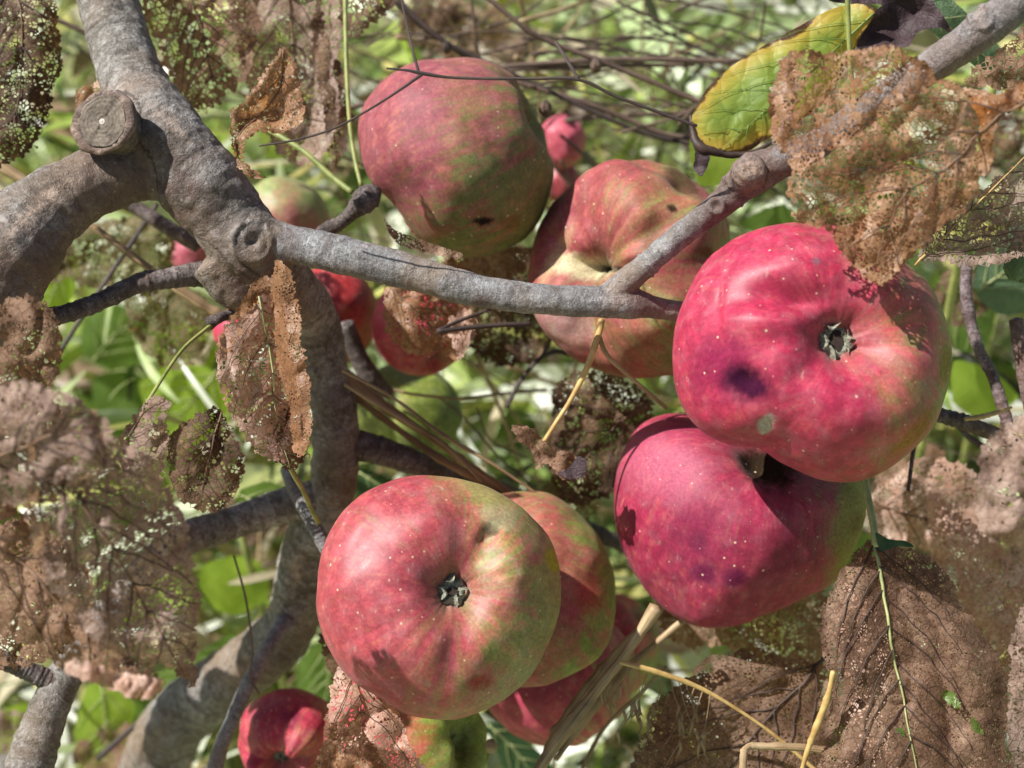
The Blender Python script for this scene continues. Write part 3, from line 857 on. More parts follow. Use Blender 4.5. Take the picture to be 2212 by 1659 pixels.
# sawn stub: disc with growth rings and a callus lip round it
def stub():
    c = P(220, 262, 0.4262); ax = -FWD * 0.95 + UP * 0.1 - RIGHT * 0.25; ax /= np.linalg.norm(ax)
    e1 = np.cross(ax, UP); e1 /= np.linalg.norm(e1); e2 = np.cross(ax, e1)
    R0 = 58 * pxm(0.4262)
    V = [c + ax * 0.0004]; F = []; n = 48; rings = 26
    for k in range(1, rings + 1):
        rr = R0 * k / rings
        for j in range(n):
            t = 2 * math.pi * j / n
            w = 1 + 0.03 * math.sin(3 * t + 1) + 0.015 * math.sin(7 * t)
            h = 0.00005 * math.sin(k * 1.3) + 0.0002 * random.uniform(-1, 1) * 0.5 - (0.0006 if (abs(t - 1.2) < 0.08 or abs(t - 4.1) < 0.08) and k > 5 else 0)
            V.append(c + (e1 * math.cos(t) + e2 * math.sin(t)) * rr * w + ax * h)
    for j in range(n): F.append((0, 1 + j, 1 + (j + 1) % n))
    for k in range(rings - 1):
        for j in range(n):
            a = 1 + k * n + j; b = 1 + k * n + (j + 1) % n
            F.append((a, a + n, b + n, b))
    # side wall
    o = len(V)
    for j in range(n):
        V.append(V[1 + (rings - 1) * n + j] - ax * 0.012)
    for j in range(n):
        a = 1 + (rings - 1) * n + j; b = 1 + (rings - 1) * n + (j + 1) % n
        F.append((a, o + j, o + (j + 1) % n, b))
    m, nt = newmat('sawn_wood')
    tc = N(nt, 'TexCoord').outputs['Object']
    at = N(nt, 'Attribute'); at.attribute_name = 'rad'
    nz = noise_tex(nt, tc, 900, 4, 0.7); n2 = noise_tex(nt, tc, 160, 4, 0.6)
    w = math_(nt, 'SINE', math_(nt, 'ADD', math_(nt, 'MULTIPLY', at.outputs['Fac'], 42.0), math_(nt, 'MULTIPLY', n2, 9.0)))
    cc_ = ramp(nt, math_(nt, 'ADD', math_(nt, 'MULTIPLY', w, 0.022), math_(nt, 'ADD', math_(nt, 'MULTIPLY', nz, 0.5), math_(nt, 'MULTIPLY', n2, 0.5))), [(0.38, (0.05, 0.036, 0.026)), (0.5, (0.12, 0.095, 0.07)), (0.64, (0.23, 0.19, 0.15))])
    cc_ = mix(nt, math_(nt, 'LESS_THAN', at.outputs['Fac'], 0.11), cc_, (0.5, 0.46, 0.42))
    p = N(nt, 'BsdfPrincipled'); p.inputs['Roughness'].default_value = 0.8
    nt.links.new(cc_, p.inputs['Base Color']); nt.links.new(p.outputs[0], N(nt, 'OutputMaterial').inputs[0])
    VV = np.array(V); rad = np.linalg.norm(VV - c, axis=1) / R0
    ob = mesh_obj('sawn_stub', VV, F, m, tree, attrs={'rad': rad})
    # callus lip
    ts = np.linspace(0, 2 * math.pi, 61)[:-1]
    W = np.array([c - ax * 0.0012 + (e1 * math.cos(t) + e2 * math.sin(t)) * R0 * (1.10 + 0.03 * math.sin(2 * t + 0.5) + 0.01 * math.sin(5 * t)) for t in ts])
    V2, F2, LL = [], [], []
    sd = 10
    for i, t in enumerate(ts):
        rd = (W[i] - c); rd -= ax * rd.dot(ax); rd /= np.linalg.norm(rd)
        rr = (0.0013 + 0.0004 * math.sin(2 * t + 1) + 0.00015 * math.sin(9 * t)) 
        for k in range(sd):
            a = 2 * math.pi * k / sd
            V2.append(W[i] + rd * math.cos(a) * rr * 1.2 + ax * math.sin(a) * rr); LL.append(t * 0.02)
    nn = len(ts)
    for i in range(nn):
        for k in range(sd):
            F2.append((i * sd + k, ((i + 1) % nn) * sd + k, ((i + 1) % nn) * sd + (k + 1) % sd, i * sd + (k + 1) % sd))
    V2 = np.array(V2); V2 = V2 + fbm(V2 * 260, 3)[:, None] * 0.0012 * ax
    mesh_obj('callus_ring', V2, F2, M['bark'], ob, attrs={'len': np.array(LL), 'scar': np.clip(0.1 + 1.5 * fbm(V2 * 200, 2), 0, 1), 'ruddy': np.full(len(V2), 0.9)})
stub()

def fork_extra(co):
    u, v, d = px_of(co)
    r1 = np.hypot(u - 1618, v - 368)
    out = 0.0012 * np.exp(-(r1 / 30) ** 2) + 0.0007 * np.exp(-((r1 - 30) / 5) ** 2) - 0.0010 * np.exp(-(r1 / 9) ** 2)
    r2 = np.hypot(u - 1548, v - 445); r3 = np.hypot(u - 2120, v - 38)
    out += 0.0010 * np.exp(-((r2 - 15) / 5) ** 2) - 0.0008 * np.exp(-(r2 / 8) ** 2) + 0.0009 * np.exp(-((r3 - 24) / 5) ** 2)
    for (bu, bv) in ((1690, 345), (1705, 338), (1718, 330), (1585, 418), (1395, 575), (1405, 566)):
        out += 0.0005 * np.exp(-(((u - bu) * 0.83 - (v - bv) * 0.55) / 3.5) ** 2) * (np.hypot(u - bu, v - bv) < 60)
    return out
fork = wood('branch', [
    [(575, 522, 0.445, 96), (640, 530, 0.444, 84), (760, 556, 0.442, 84), (900, 592, 0.44, 78), (1040, 630, 0.438, 72), (1180, 647, 0.437, 66), (1290, 652, 0.437, 68), (1360, 655, 0.438, 70), (1420, 665, 0.441, 48), (1500, 680, 0.446, 46), (1620, 700, 0.462, 44), (1720, 715, 0.475, 40)],
    [(1300, 655, 0.438, 60), (1345, 615, 0.436, 60), (1400, 568, 0.433, 52), (1480, 500, 0.43, 56), (1560, 438, 0.426, 62), (1600, 400, 0.424, 78), (1645, 370, 0.422, 84), (1690, 348, 0.42, 74), (1760, 315, 0.417, 66), (1900, 218, 0.41, 66), (2050, 118, 0.402, 76), (2180, 20, 0.395, 84), (2330, -110, 0.385, 90)],
    [(1600, 400, 0.424, 60), (1618, 372, 0.415, 62), (1622, 365, 0.411, 50)],
], tree, M['barkfine'], voxel=0.0006, smooth=5, amp=0.00035, extra=fork_extra, tint=fork_tint)
fork['label'] = 'smooth grey forked branch running right across the middle'

def branch(pts, mat, name='branch', label=None, rough=0.12, sides=14, n_per=14, parent=None, rfreq=240):
    o = tube(name, pts, mat, parent or tree, n_per=n_per, sides=sides, rough=rough, rfreq=rfreq, seed=len(pts))
    if label: o['label'] = label
    return o
def ring_branch(pts, mat, name='branch', label=None, parent=None, ringn=26, amp=0.12, sides=14, seed=0):
    """branch with raised bud-scale rings"""
    W, Rr = spine(pts, 26)
    n = len(W); r = np.random.default_rng(seed)
    prof = np.zeros(n)
    for c in np.sort(r.uniform(0, n, ringn)): prof += np.exp(-((np.arange(n) - c) / 1.3) ** 2) * r.uniform(0.3, 1)
    v, f, l, a = tube_geo(W, Rr * (1 + amp * prof), sides, 0.12, 260, True, seed)
    o = mesh_obj(name, v, f, mat, parent or tree, attrs={'len': l, 'ang': a})
    if label: o['label'] = label
    return o
ring_branch([(470, 590, 0.455, 62), (430, 592, 0.452, 54), (370, 600, 0.448, 46), (300, 612, 0.445, 44), (230, 645, 0.442, 40), (160, 672, 0.438, 40), (110, 685, 0.436, 42), (66, 696, 0.435, 38)], M['barkdark'], label='short ringed twig with a pale blunt end pointing left', ringn=34, amp=0.1)
ring_branch([(720, 1075, 0.51, 90), (640, 1085, 0.508, 80), (560, 1110, 0.505, 74), (470, 1140, 0.50, 74), (400, 1165, 0.495, 72), (320, 1225, 0.485, 68), (240, 1315, 0.475, 66), (170, 1410, 0.47, 72), (120, 1500, 0.465, 82), (80, 1600, 0.46, 96), (50, 1720, 0.455, 105), (20, 1900, 0.45, 110)], M['bark'], ringn=20, amp=0.05, seed=2)
ring_branch([(130, 1480, 0.465, 52), (90, 1462, 0.463, 44), (40, 1440, 0.46, 40), (-20, 1418, 0.455, 40), (-120, 1390, 0.45, 40)], M['barkdark'], ringn=22, amp=0.1, seed=3)
ring_branch([(745, 960, 0.505, 70), (800, 968, 0.505, 64), (870, 990, 0.51, 58), (960, 1022, 0.52, 50), (1080, 1062, 0.535, 44), (1200, 1110, 0.55, 36), (1340, 1175, 0.56, 32), (1420, 1215, 0.57, 28)], M['barkdark'], ringn=20, amp=0.06, seed=4)
ring_branch([(625, 1330, 0.53, 46), (590, 1380, 0.52, 34), (555, 1440, 0.515, 32), (525, 1500, 0.512, 32), (500, 1560, 0.51, 30), (475, 1620, 0.508, 34), (455, 1700, 0.505, 36), (420, 1850, 0.5, 40)], M['barkfine'], ringn=14, amp=0.08, seed=5)
ring_branch([(618, 1015, 0.495, 26), (632, 1050, 0.485, 28), (658, 1100, 0.478, 28), (680, 1140, 0.475, 30), (705, 1185, 0.475, 32), (730, 1225, 0.48, 34)], M['barkfine'], ringn=8, amp=0.1, seed=6)
ring_branch([(655, 545, 0.48, 40), (700, 500, 0.478, 32), (735, 482, 0.475, 30), (762, 458, 0.472, 34), (785, 436, 0.47, 56), (800, 422, 0.47, 50), (815, 412, 0.472, 26)], M['barkdark'], label='knobbly fruit spur holding the topmost apple', ringn=16, amp=0.14, seed=7)
branch([(245, 425, 0.52, 30), (300, 452, 0.52, 30), (360, 490, 0.52, 34), (430, 530, 0.52, 36)], M['barkdark'])
ring_branch([(2012, 892, 0.46, 30), (2060, 905, 0.462, 32), (2110, 922, 0.465, 34), (2165, 945, 0.47, 34), (2260, 985, 0.48, 36)], M['barkdark'], ringn=14, amp=0.12, seed=8)
ring_branch([(2090, 560, 0.47, 22), (2086, 620, 0.47, 26), (2095, 690, 0.47, 26), (2115, 755, 0.47, 24), (2145, 815, 0.47, 24), (2168, 885, 0.47, 26), (2180, 930, 0.47, 26)], M['barkred'], ringn=20, amp=0.1, seed=9)
ring_branch([(2195, 690, 0.46, 30), (2205, 760, 0.46, 32), (2222, 850, 0.46, 34), (2250, 960, 0.46, 36)], M['barkred'], ringn=10, amp=0.08, seed=10)
branch([(2070, 920, 0.475, 12), (2100, 950, 0.475, 14), (2150, 980, 0.475, 12), (2190, 1015, 0.475, 10)], M['barkdark'], name='twig')
branch([(745, 700, 0.53, 40), (770, 760, 0.535, 40), (800, 815, 0.54, 46), (840, 850, 0.545, 30)], M['barkdark'])
branch([(450, 700, 0.448, 28), (470, 688, 0.448, 24), (500, 676, 0.452, 20), (520, 668, 0.456, 20)], M['barkdark'], name='twig', rough=0.3)
branch([(1975, 960, 0.47, 10), (1968, 1010, 0.47, 9), (1962, 1060, 0.47, 8)], M['barkdark'], name='twig')

# ------------------------------------------------------------------ apples
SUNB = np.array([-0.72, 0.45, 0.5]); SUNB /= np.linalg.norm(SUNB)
apples_grp = 'apples hanging on the tree'
def apple(label, c, outline, d, axis_px=None, axis=None, nlon=150, nlat=110, red=(0.50, 0.030, 0.065), mid=(0.52, 0.16, 0.085), green=(0.33, 0.35, 0.09),
          bdir=None, bias=0.0, contrast=1.0, marks=(), dents=(), basin=0.34, cav=0.42, cavw=0.26, thick=1.0, streak=0.5, seed=1, calyx=True, calyx_open=False,
          stem=None, calyx_r=0.085, ribs=0.05, lump=0.06, dull=0.0, name='apple'):
    cu, cv = c
    ol = np.array(outline, float)
    po = np.column_stack([ol[:, 0] - cu, -(ol[:, 1] - cv)])
    th = np.arctan2(po[:, 1], po[:, 0]); rr = np.hypot(po[:, 0], po[:, 1])
    o = np.argsort(th); th, rr = th[o], rr[o]
    K = 720; grid = np.linspace(-math.pi, math.pi, K, endpoint=False)
    tgt = np.interp(grid, np.concatenate([th - 2 * math.pi, th, th + 2 * math.pi]), np.tile(rr, 3))
    ker = np.exp(-(np.arange(-30, 31) / 13.0) ** 2); ker /= ker.sum()
    tgt = np.convolve(np.concatenate([tgt[-30:], tgt, tgt[:30]]), ker, 'valid')
    Rm = tgt.mean()
    if axis_px is not None:
        ax = np.array([(axis_px[0] - cu) / Rm * 1.12, -(axis_px[1] - cv) / Rm * 1.12, 0])
        ax[2] = math.sqrt(max(0.05, 1 - ax[0] ** 2 - ax[1] ** 2))
    else: ax = np.array(axis, float)
    ax /= np.linalg.norm(ax)
    e1 = np.cross(ax, [0.1, 1, 0.2]); e1 /= np.linalg.norm(e1); e2 = np.cross(ax, e1)
    t = np.linspace(0, math.pi, nlat) ; ph = np.linspace(0, 2 * math.pi, nlon, endpoint=False)
    t[0] = 0.004; t[-1] = math.pi - 0.004
    TT, PH = np.meshgrid(t, ph, indexing='ij')
    rho = np.sin(TT) * (1 + 0.05 * np.cos(TT))
    z = np.cos(TT) * 0.90
    lob = 0.25 * np.cos(5 * PH + seed) + 0.9 * fbm(np.stack([np.cos(PH) * 1.9, np.sin(PH) * 1.9, PH * 0 + seed * 2.7], -1), 2)
    z = z - (basin * np.exp(-(rho / 0.30) ** 2) + 0.10 * np.exp(-(rho / 0.12) ** 2)) * (z > 0) * (1 + 0.12 * lob) + cav * -1 * 0 
    z = z + cav * np.exp(-(rho / cavw) ** 2) * (z < 0)
    z = z + (z > 0) * 0.05 * lob * np.exp(-((rho - 0.45) / 0.2) ** 2) * ribs / 0.05
    rho = rho * (1 + ribs * 0.35 * lob * (0.6 + 0.4 * np.cos(TT)))
    q = np.stack([rho * np.cos(PH), rho * np.sin(PH), z], -1)
    lp = fbm(q * 1.1 + seed * 3.3, 2) * lump * 1.6 + fbm(q * 3.1 + seed * 5.3, 2) * lump * 0.25
    q = q * (1 + lp)[..., None]
    X = q[..., 0, None] * e1 + q[..., 1, None] * e2 + q[..., 2, None] * ax      # camera frame, unit
    X = X.reshape(-1, 3)
    ang = np.arctan2(X[:, 1], X[:, 0]); r2 = np.hypot(X[:, 0], X[:, 1])
    bins = ((ang + math.pi) / (2 * math.pi) * 90).astype(int) % 90
    sil = np.zeros(90)
    np.maximum.at(sil, bins, r2)
    ker = np.array([.25, .5, .25])
    for _ in range(3): sil = np.convolve(np.concatenate([sil[-1:], sil, sil[:1]]), ker, 'valid')
    gb = (np.arange(90) + 0.5) / 90 * 2 * math.pi - math.pi
    silv = np.interp(ang, np.concatenate([gb - 2 * math.pi, gb, gb + 2 * math.pi]), np.tile(sil, 3))
    tv = np.interp(ang, np.concatenate([grid, [math.pi]]), np.concatenate([tgt, tgt[:1]]))
    sc = tv / silv
    wgt = smoothstep(0.0, 0.55, r2)
    sc = sc * wgt + (Rm / sil.mean()) * (1 - wgt)
    X[:, 0] *= sc; X[:, 1] *= sc; X[:, 2] *= Rm / sil.mean() * thick
    # dents (and bumps) at picture positions
    front = X[:, 2] > -0.1 * Rm
    for (du, dv, w, h, *rest) in dents:
        asp, rot = rest if rest else (1.0, 0.0)
        dx = X[:, 0] - (du - cu); dy = X[:, 1] + (dv - cv)
        cr, sr = math.cos(rot), math.sin(rot)
        ex = (dx * cr + dy * sr) / asp; ey = -dx * sr + dy * cr
        g = np.exp(-(ex ** 2 + ey ** 2) / w ** 2) * front
        nrm = X / (np.linalg.norm(X, axis=1)[:, None] + 1e-9)
        X = X - nrm * (g * h)[:, None]
    # ---- colour
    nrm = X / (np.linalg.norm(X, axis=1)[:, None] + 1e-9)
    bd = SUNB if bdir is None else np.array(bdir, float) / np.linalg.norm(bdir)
    lon = PH.ravel(); lat = TT.ravel()
    sq = np.stack([np.cos(lon) * 5, np.sin(lon) * 5, np.cos(lat) * 0.8 + seed * 4], -1)
    st = fbm(sq * 1.6, 4)
    st2 = fbm(np.stack([np.cos(lon) * 22, np.sin(lon) * 22, np.cos(lat) * 1.6 + seed], -1), 3)
    pn = fbm(nrm * 2.2 + seed * 9.1, 4); pf = fbm(nrm * 9 + seed * 2.1, 3)
    st3 = fbm(np.stack([np.cos(lon) * 48, np.sin(lon) * 48, np.cos(lat) * 3.5 + seed], -1), 2)
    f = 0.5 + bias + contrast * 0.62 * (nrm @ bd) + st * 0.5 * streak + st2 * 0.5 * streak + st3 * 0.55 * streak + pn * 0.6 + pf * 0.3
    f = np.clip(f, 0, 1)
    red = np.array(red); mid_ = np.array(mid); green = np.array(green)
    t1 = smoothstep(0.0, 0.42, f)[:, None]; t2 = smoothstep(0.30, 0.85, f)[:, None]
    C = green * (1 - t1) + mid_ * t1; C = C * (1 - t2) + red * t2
    t3 = smoothstep(0.1, 0.9, pf + st2 * 0.5 + 0.4)[:, None]
    C = C * (0.80 + 0.34 * t3)
    yl = (smoothstep(0.15, 0.6, st3 + pf * 0.8) * 0.35 * min(1, streak))[:, None] * t2
    C = C * (1 - yl) + (np.array([0.50, 0.22, 0.10])) * yl
    # russet round the calyx basin and stem cavity, then painted cavity shade
    dl = np.full(len(C), dull)
    rc = np.exp(-(lat / 0.15) ** 2); C = C * (1 - 0.8 * rc[:, None]) + np.array([0.15, 0.15, 0.09]) * 0.8 * rc[:, None]
    rs = np.exp(-((math.pi - lat) / (cavw * 1.5)) ** 2) * (0.5 + 0.5 * pf); rs = np.clip(rs, 0, 0.85); C = C * (1 - rs[:, None]) + np.array([0.10, 0.07, 0.035]) * rs[:, None]
    rk = np.exp(-((math.pi - lat) / (cavw * 1.0)) ** 2)[:, None]; C = C * (1 - 0.9 * rk) + np.array([0.045, 0.03, 0.015]) * 0.9 * rk  # shade inside the stem cavity, painted as a dark colour
    U_ = X[:, 0] + cu; V_ = -X[:, 1] + cv
    wob = pf * 0.55 + fbm(nrm * 26 + seed, 2) * 0.35
    for (mu, mv, rx, ry, rot, colr, a, soft) in marks:
        dx = U_ - mu; dy = V_ - mv
        cr, sr = math.cos(rot), math.sin(rot)
        e = np.hypot((dx * cr + dy * sr) / rx, (-dx * sr + dy * cr) / ry) + wob * 0.8 * (0.9 if soft < 0.3 else 0.7)
        g = (1 - smoothstep(1 - soft, 1 + soft, e)) * a * (X[:, 2] > 0)
        C = C * (1 - g[:, None]) + np.array(colr) * g[:, None]
        dl = np.maximum(dl, g * 1.0)
    ctr = P(cu, cv, d)
    k = pxm(d)
    Wd = ctr + (X[:, :1] * RIGHT + X[:, 1:2] * UP - X[:, 2:3] * FWD) * k
    i, j = np.meshgrid(np.arange(nlat - 1), np.arange(nlon), indexing='ij'); j2 = (j + 1) % nlon
    F = np.stack([i * nlon + j, (i + 1) * nlon + j, (i + 1) * nlon + j2, i * nlon + j2], -1).reshape(-1, 4)
    root = empty(name, ctr, label, 'apple', apples_grp)
    mesh_obj('skin', Wd, F, M['apple'], root, col=C, attrs={'dull': dl})
    # ---- calyx: five dry sepals round a dark eye
    Rw = Rm * k
    toW = lambda x: x[0] * RIGHT + x[1] * UP - x[2] * FWD
    AX, E1, E2 = toW(ax), toW(e1), toW(e2)
    if calyx:
        pole = Wd[:nlon].mean(axis=0)
        R0 = Rw * calyx_r
        V, F = [], []
        n = 20; prof = [(0.0, 0.12), (0.22, 0.10), (0.42, 0.22), (0.7, 0.32), (0.95, 0.15), (1.2, -0.35)]
        for (pr, pz) in prof:
            for j in range(n):
                tt = 2 * math.pi * j / n
                w = 1 + 0.10 * math.sin(5 * tt + seed)
                V.append(pole + (E1 * math.cos(tt) + E2 * math.sin(tt)) * max(pr, 0.02) * R0 * w + AX * (pz * R0 + R0 * 0.52 + random.uniform(-.06, .06) * R0))
        for a_ in range(len(prof) - 1):
            for j in range(n):
                F.append((a_ * n + j, (a_ + 1) * n + j, (a_ + 1) * n + (j + 1) % n, a_ * n + (j + 1) % n))
        cal = mesh_obj('calyx', np.array(V), F, M['sepal'], root)
        eye = [pole + AX * R0 * 0.80] + [pole + AX * R0 * (0.80 + 0.05 * math.sin(3 * a_)) + (E1 * math.cos(a_) + E2 * math.sin(a_)) * R0 * (0.50 if calyx_open else 0.34) * (1 + 0.25 * math.sin(2 * a_ + seed)) for a_ in np.linspace(0, 2 * math.pi, 16, endpoint=False)]
        mesh_obj('eye', np.array(eye), [(0, 1 + i_, 1 + (i_ + 1) % 16) for i_ in range(16)], M['hole'], cal)
        rs_ = np.random.default_rng(seed)
        for s in range(5):
            a0 = 2 * math.pi * s / 5 + rs_.uniform(-.2, .2)
            er = E1 * math.cos(a0) + E2 * math.sin(a0); et = -E1 * math.sin(a0) + E2 * math.cos(a0)
            VV, FF = [], []
            S = 9
            reach = rs_.uniform(0.6, 1.0) * (0.7 if calyx_open else 1.0)
            tw = rs_.uniform(-.5, .5)
            for i_ in range(S):
                q_ = i_ / (S - 1)
                rad_ = R0 * (1.0 - 1.0 * q_ * reach)
                hz = R0 * (0.60 + 0.55 * math.sin(q_ * 2.6) * (0.5 + 0.5 * reach) + 0.10 * q_ * q_)
                hw = R0 * 0.54 * (1 - q_ ** 1.3) + R0 * 0.03
                for m_ in (-1, -.5, 0, .5, 1):
                    VV.append(pole + er * (rad_ + abs(m_) * R0 * 0.12) + et * (m_ * hw + tw * q_ * R0 * 0.6) + AX * (hz + (abs(m_) * 0.12 + rs_.uniform(-.04, .04)) * R0))
            for i_ in range(S - 1):
                for m_ in range(4):
                    FF.append((i_ * 5 + m_, i_ * 5 + m_ + 1, (i_ + 1) * 5 + m_ + 1, (i_ + 1) * 5 + m_))
            mesh_obj('sepal', np.array(VV), FF, M['sepal'], cal)
    if stem is not None:
        sp = Wd[-nlon:].mean(axis=0)
        end = P(*stem)
        pts = np.array([sp + AX * 0.002, sp - AX * Rw * 0.35, (sp - AX * Rw * 0.6) * 0.5 + end * 0.5, end])
        Wt = catmull(pts, 6); v, f_, l, a = tube_geo(Wt, np.linspace(0.0011, 0.0014, len(Wt)), 8, 0.1, 300)
        mesh_obj('stem', v, f_, M['stembr'], root, attrs={'len': l, 'ang': a})
    return root

def ell(cu, cv, rx, ry, n=24, rot=0.0, k2=0.0):
    return [(cu + rx * math.cos(t) * (1 + k2 * math.cos(2 * t + 1)), cv + ry * math.sin(t) * (1 + k2 * math.cos(3 * t))) for t in np.linspace(0, 2 * math.pi, n, endpoint=False)]

RUS = (0.17, 0.09, 0.035); BRU = (0.10, 0.012, 0.045); DK = (0.015, 0.01, 0.01); PALE = (0.55, 0.52, 0.44); OLIVE = (0.24, 0.21, 0.045)
apple('topmost pink and olive apple with a thin black stem lying across it', (985, 335),
      [(985, 125), (1060, 138), (1120, 175), (1165, 250), (1190, 320), (1197, 380), (1180, 440), (1150, 500), (1100, 535), (1040, 552), (985, 556), (930, 535), (880, 490), (845, 440), (800, 390), (778, 330), (772, 280), (790, 225), (830, 175), (900, 138)],
      0.495, axis=(0.72, 0.30, 0.15), nlon=220, nlat=150, red=(0.29, 0.07, 0.088), mid=(0.27, 0.125, 0.07), green=(0.18, 0.20, 0.06), bdir=(-0.8, 0.45, 0.3), bias=-0.10, contrast=1.15, streak=0.9, seed=3, dull=0.35,
      marks=[(1047, 493, 20, 8, -0.15, DK, 0.95, 0.25), (1105, 492, 26, 14, -0.3, RUS, 0.6, 0.5), (1150, 235, 36, 16, 0.2, OLIVE, 0.6, 0.6), (1130, 265, 26, 8, 0.1, OLIVE, 0.5, 0.6), (1020, 250, 60, 30, 0.6, (0.34, 0.20, 0.10), 0.35, 0.8)],
      dents=[(1047, 493, 14, 6), (1010, 420, 90, -10), (845, 500, 60, 8)], stem=(800, 428, 0.475), calyx=False, thick=0.95, lump=0.05)
apple('knobbly russet and pink apple behind the fork, with a split crevice facing left', (1350, 582),
      [(1370, 345), (1440, 355), (1500, 385), (1550, 430), (1575, 520), (1572, 600), (1560, 700), (1520, 780), (1450, 812), (1400, 815), (1320, 810), (1240, 775), (1180, 720), (1145, 660), (1140, 590), (1150, 530), (1180, 460), (1220, 410), (1290, 365)],
      0.497, axis_px=(1248, 590), nlon=240, nlat=170, red=(0.31, 0.055, 0.065), mid=(0.33, 0.15, 0.075), green=(0.30, 0.28, 0.095), bias=-0.10, contrast=0.6, streak=0.6, seed=8, dull=0.3, basin=0.30,
      marks=[(1310, 590, 26, 7, 0.2, DK, 0.9, 0.3), (1250, 585, 60, 26, 0.15, (0.62, 0.55, 0.34), 0.85, 0.4), (1465, 405, 30, 46, -0.7, (0.085, 0.055, 0.03), 0.9, 0.35), (1428, 475, 12, 7, 0.4, DK, 0.9, 0.3), (1500, 562, 22, 12, 0, (0.22, 0.07, 0.03), 0.8, 0.5), (1215, 700, 60, 40, 0.6, (0.60, 0.42, 0.40), 0.5, 0.6), (1385, 540, 26, 12, -0.8, (0.2, 0.12, 0.08), 0.6, 0.5), (1200, 560, 14, 70, 0.5, (0.55, 0.38, 0.22), 0.5, 0.5)],  # first dark mark paints shade into the crevice
      dents=[(1285, 588, 11, 26, 4.0, -0.25), (1215, 560, 12, 14, 3.5, -0.9), (1225, 640, 60, -16), (1262, 585, 34, 30, 1.8, -0.15), (1195, 560, 26, 16, 3.0, 1.1), (1250, 700, 26, 22, 3.0, -0.9), (1240, 460, 30, 12, 3.0, 0.9), (1465, 410, 30, 20), (1400, 520, 30, 18, 1.8, 0.7), (1340, 480, 80, -16), (1330, 720, 70, -10)], calyx=False, lump=0.12, ribs=0.1)
apple('largest crimson apple, open calyx, purple bruise and a grey scab', (1747, 765),
      [(1740, 485), (1810, 490), (1880, 510), (1940, 570), (2000, 620), (2030, 680), (2042, 760), (2035, 840), (2005, 920), (1960, 975), (1890, 1020), (1830, 1040), (1770, 1035), (1710, 1010), (1640, 970), (1580, 962), (1510, 935), (1470, 880), (1452, 810), (1450, 740), (1465, 680), (1500, 600), (1560, 530), (1640, 492)],
      0.42, axis_px=(1785, 728), nlon=300, nlat=210, red=(0.41, 0.024, 0.072), mid=(0.38, 0.115, 0.075), green=(0.25, 0.25, 0.06), bdir=(-0.88, -0.05, 0.45), bias=0.12, contrast=1.45, streak=0.4, seed=5, basin=0.33,
      marks=[(1535, 795, 56, 62, 0.2, (0.16, 0.010, 0.05), 0.75, 0.6), (1582, 828, 46, 30, 0.4, (0.03, 0.005, 0.022), 0.95, 0.45), (1622, 912, 15, 21, 0.1, (0.40, 0.35, 0.30), 0.95, 0.28), (1722, 580, 9, 8, 0, (0.2, 0.09, 0.12), 0.8, 0.4), (2005, 790, 20, 40, 0.2, OLIVE, 0.7, 0.5), (1925, 935, 60, 22, -0.9, (0.30, 0.17, 0.04), 0.7, 0.5), (1862, 1020, 14, 8, 0, RUS, 0.5, 0.5),
             (1535, 660, 3, 60, 0.05, (0.35, 0.01, 0.03), 0.5, 0.6)],
      dents=[(1578, 822, 28, 16), (1622, 912, 16, 7), (1665, 648, 36, 38, 2.6, 0.1), (1610, 700, 32, -22, 2.8, 0.0), (1640, 600, 40, -10, 2, 0.3), (1533, 650, 6, 5, 6.0, 1.45), (1560, 600, 70, 6), (1700, 880, 90, -8), (1725, 690, 60, 8), (1630, 968, 40, 9), (1700, 800, 34, 7, 2.5, 0.8)], stem=None, calyx_r=0.135, calyx_open=True, lump=0.05, ribs=0.04)
apple('dark crimson apple tucked under the largest one, its wide stem cavity showing', (1590, 1118),
      [(1450, 890), (1500, 900), (1600, 930), (1700, 960), (1800, 985), (1865, 1040), (1860, 1110), (1830, 1190), (1790, 1260), (1720, 1290), (1640, 1320), (1560, 1352), (1500, 1352), (1430, 1310), (1370, 1240), (1335, 1150), (1325, 1075), (1340, 990), (1380, 920)],
      0.478, axis=(-0.10, -0.70, -0.70), nlon=260, nlat=190, red=(0.31, 0.018, 0.060), mid=(0.34, 0.10, 0.07), green=(0.31, 0.31, 0.09), bdir=(-0.85, -0.1, 0.5), bias=0.2, contrast=1.4, streak=0.5, seed=11, dull=0.2,
      marks=[(1632, 1000, 56, 40, 0.25, (0.022, 0.014, 0.008), 0.97, 0.45), (1820, 1120, 55, 150, 0.15, (0.30, 0.30, 0.09), 0.85, 0.35), (1495, 1212, 24, 19, 0, BRU, 0.9, 0.6), (1555, 1218, 24, 20, 0, BRU, 0.8, 0.6), (1480, 1130, 60, 90, 0, (0.17, 0.02, 0.06), 0.55, 0.8), (1640, 1180, 50, 60, 0.4, (0.2, 0.03, 0.05), 0.45, 0.8), (1480, 1150, 14, 20, 0, BRU, 0.5, 0.7), (1825, 1120, 24, 20, 0, RUS, 0.4, 0.5), (1420, 1000, 70, 60, 0.3, (0.55, 0.16, 0.24), 0.5, 0.8)],  # first mark is the stem hollow's shade, painted near black
      dents=[(1450, 1180, 60, 7), (1600, 1100, 80, -8)], calyx=False, cav=0.16, cavw=0.17, lump=0.05, ribs=0.08)
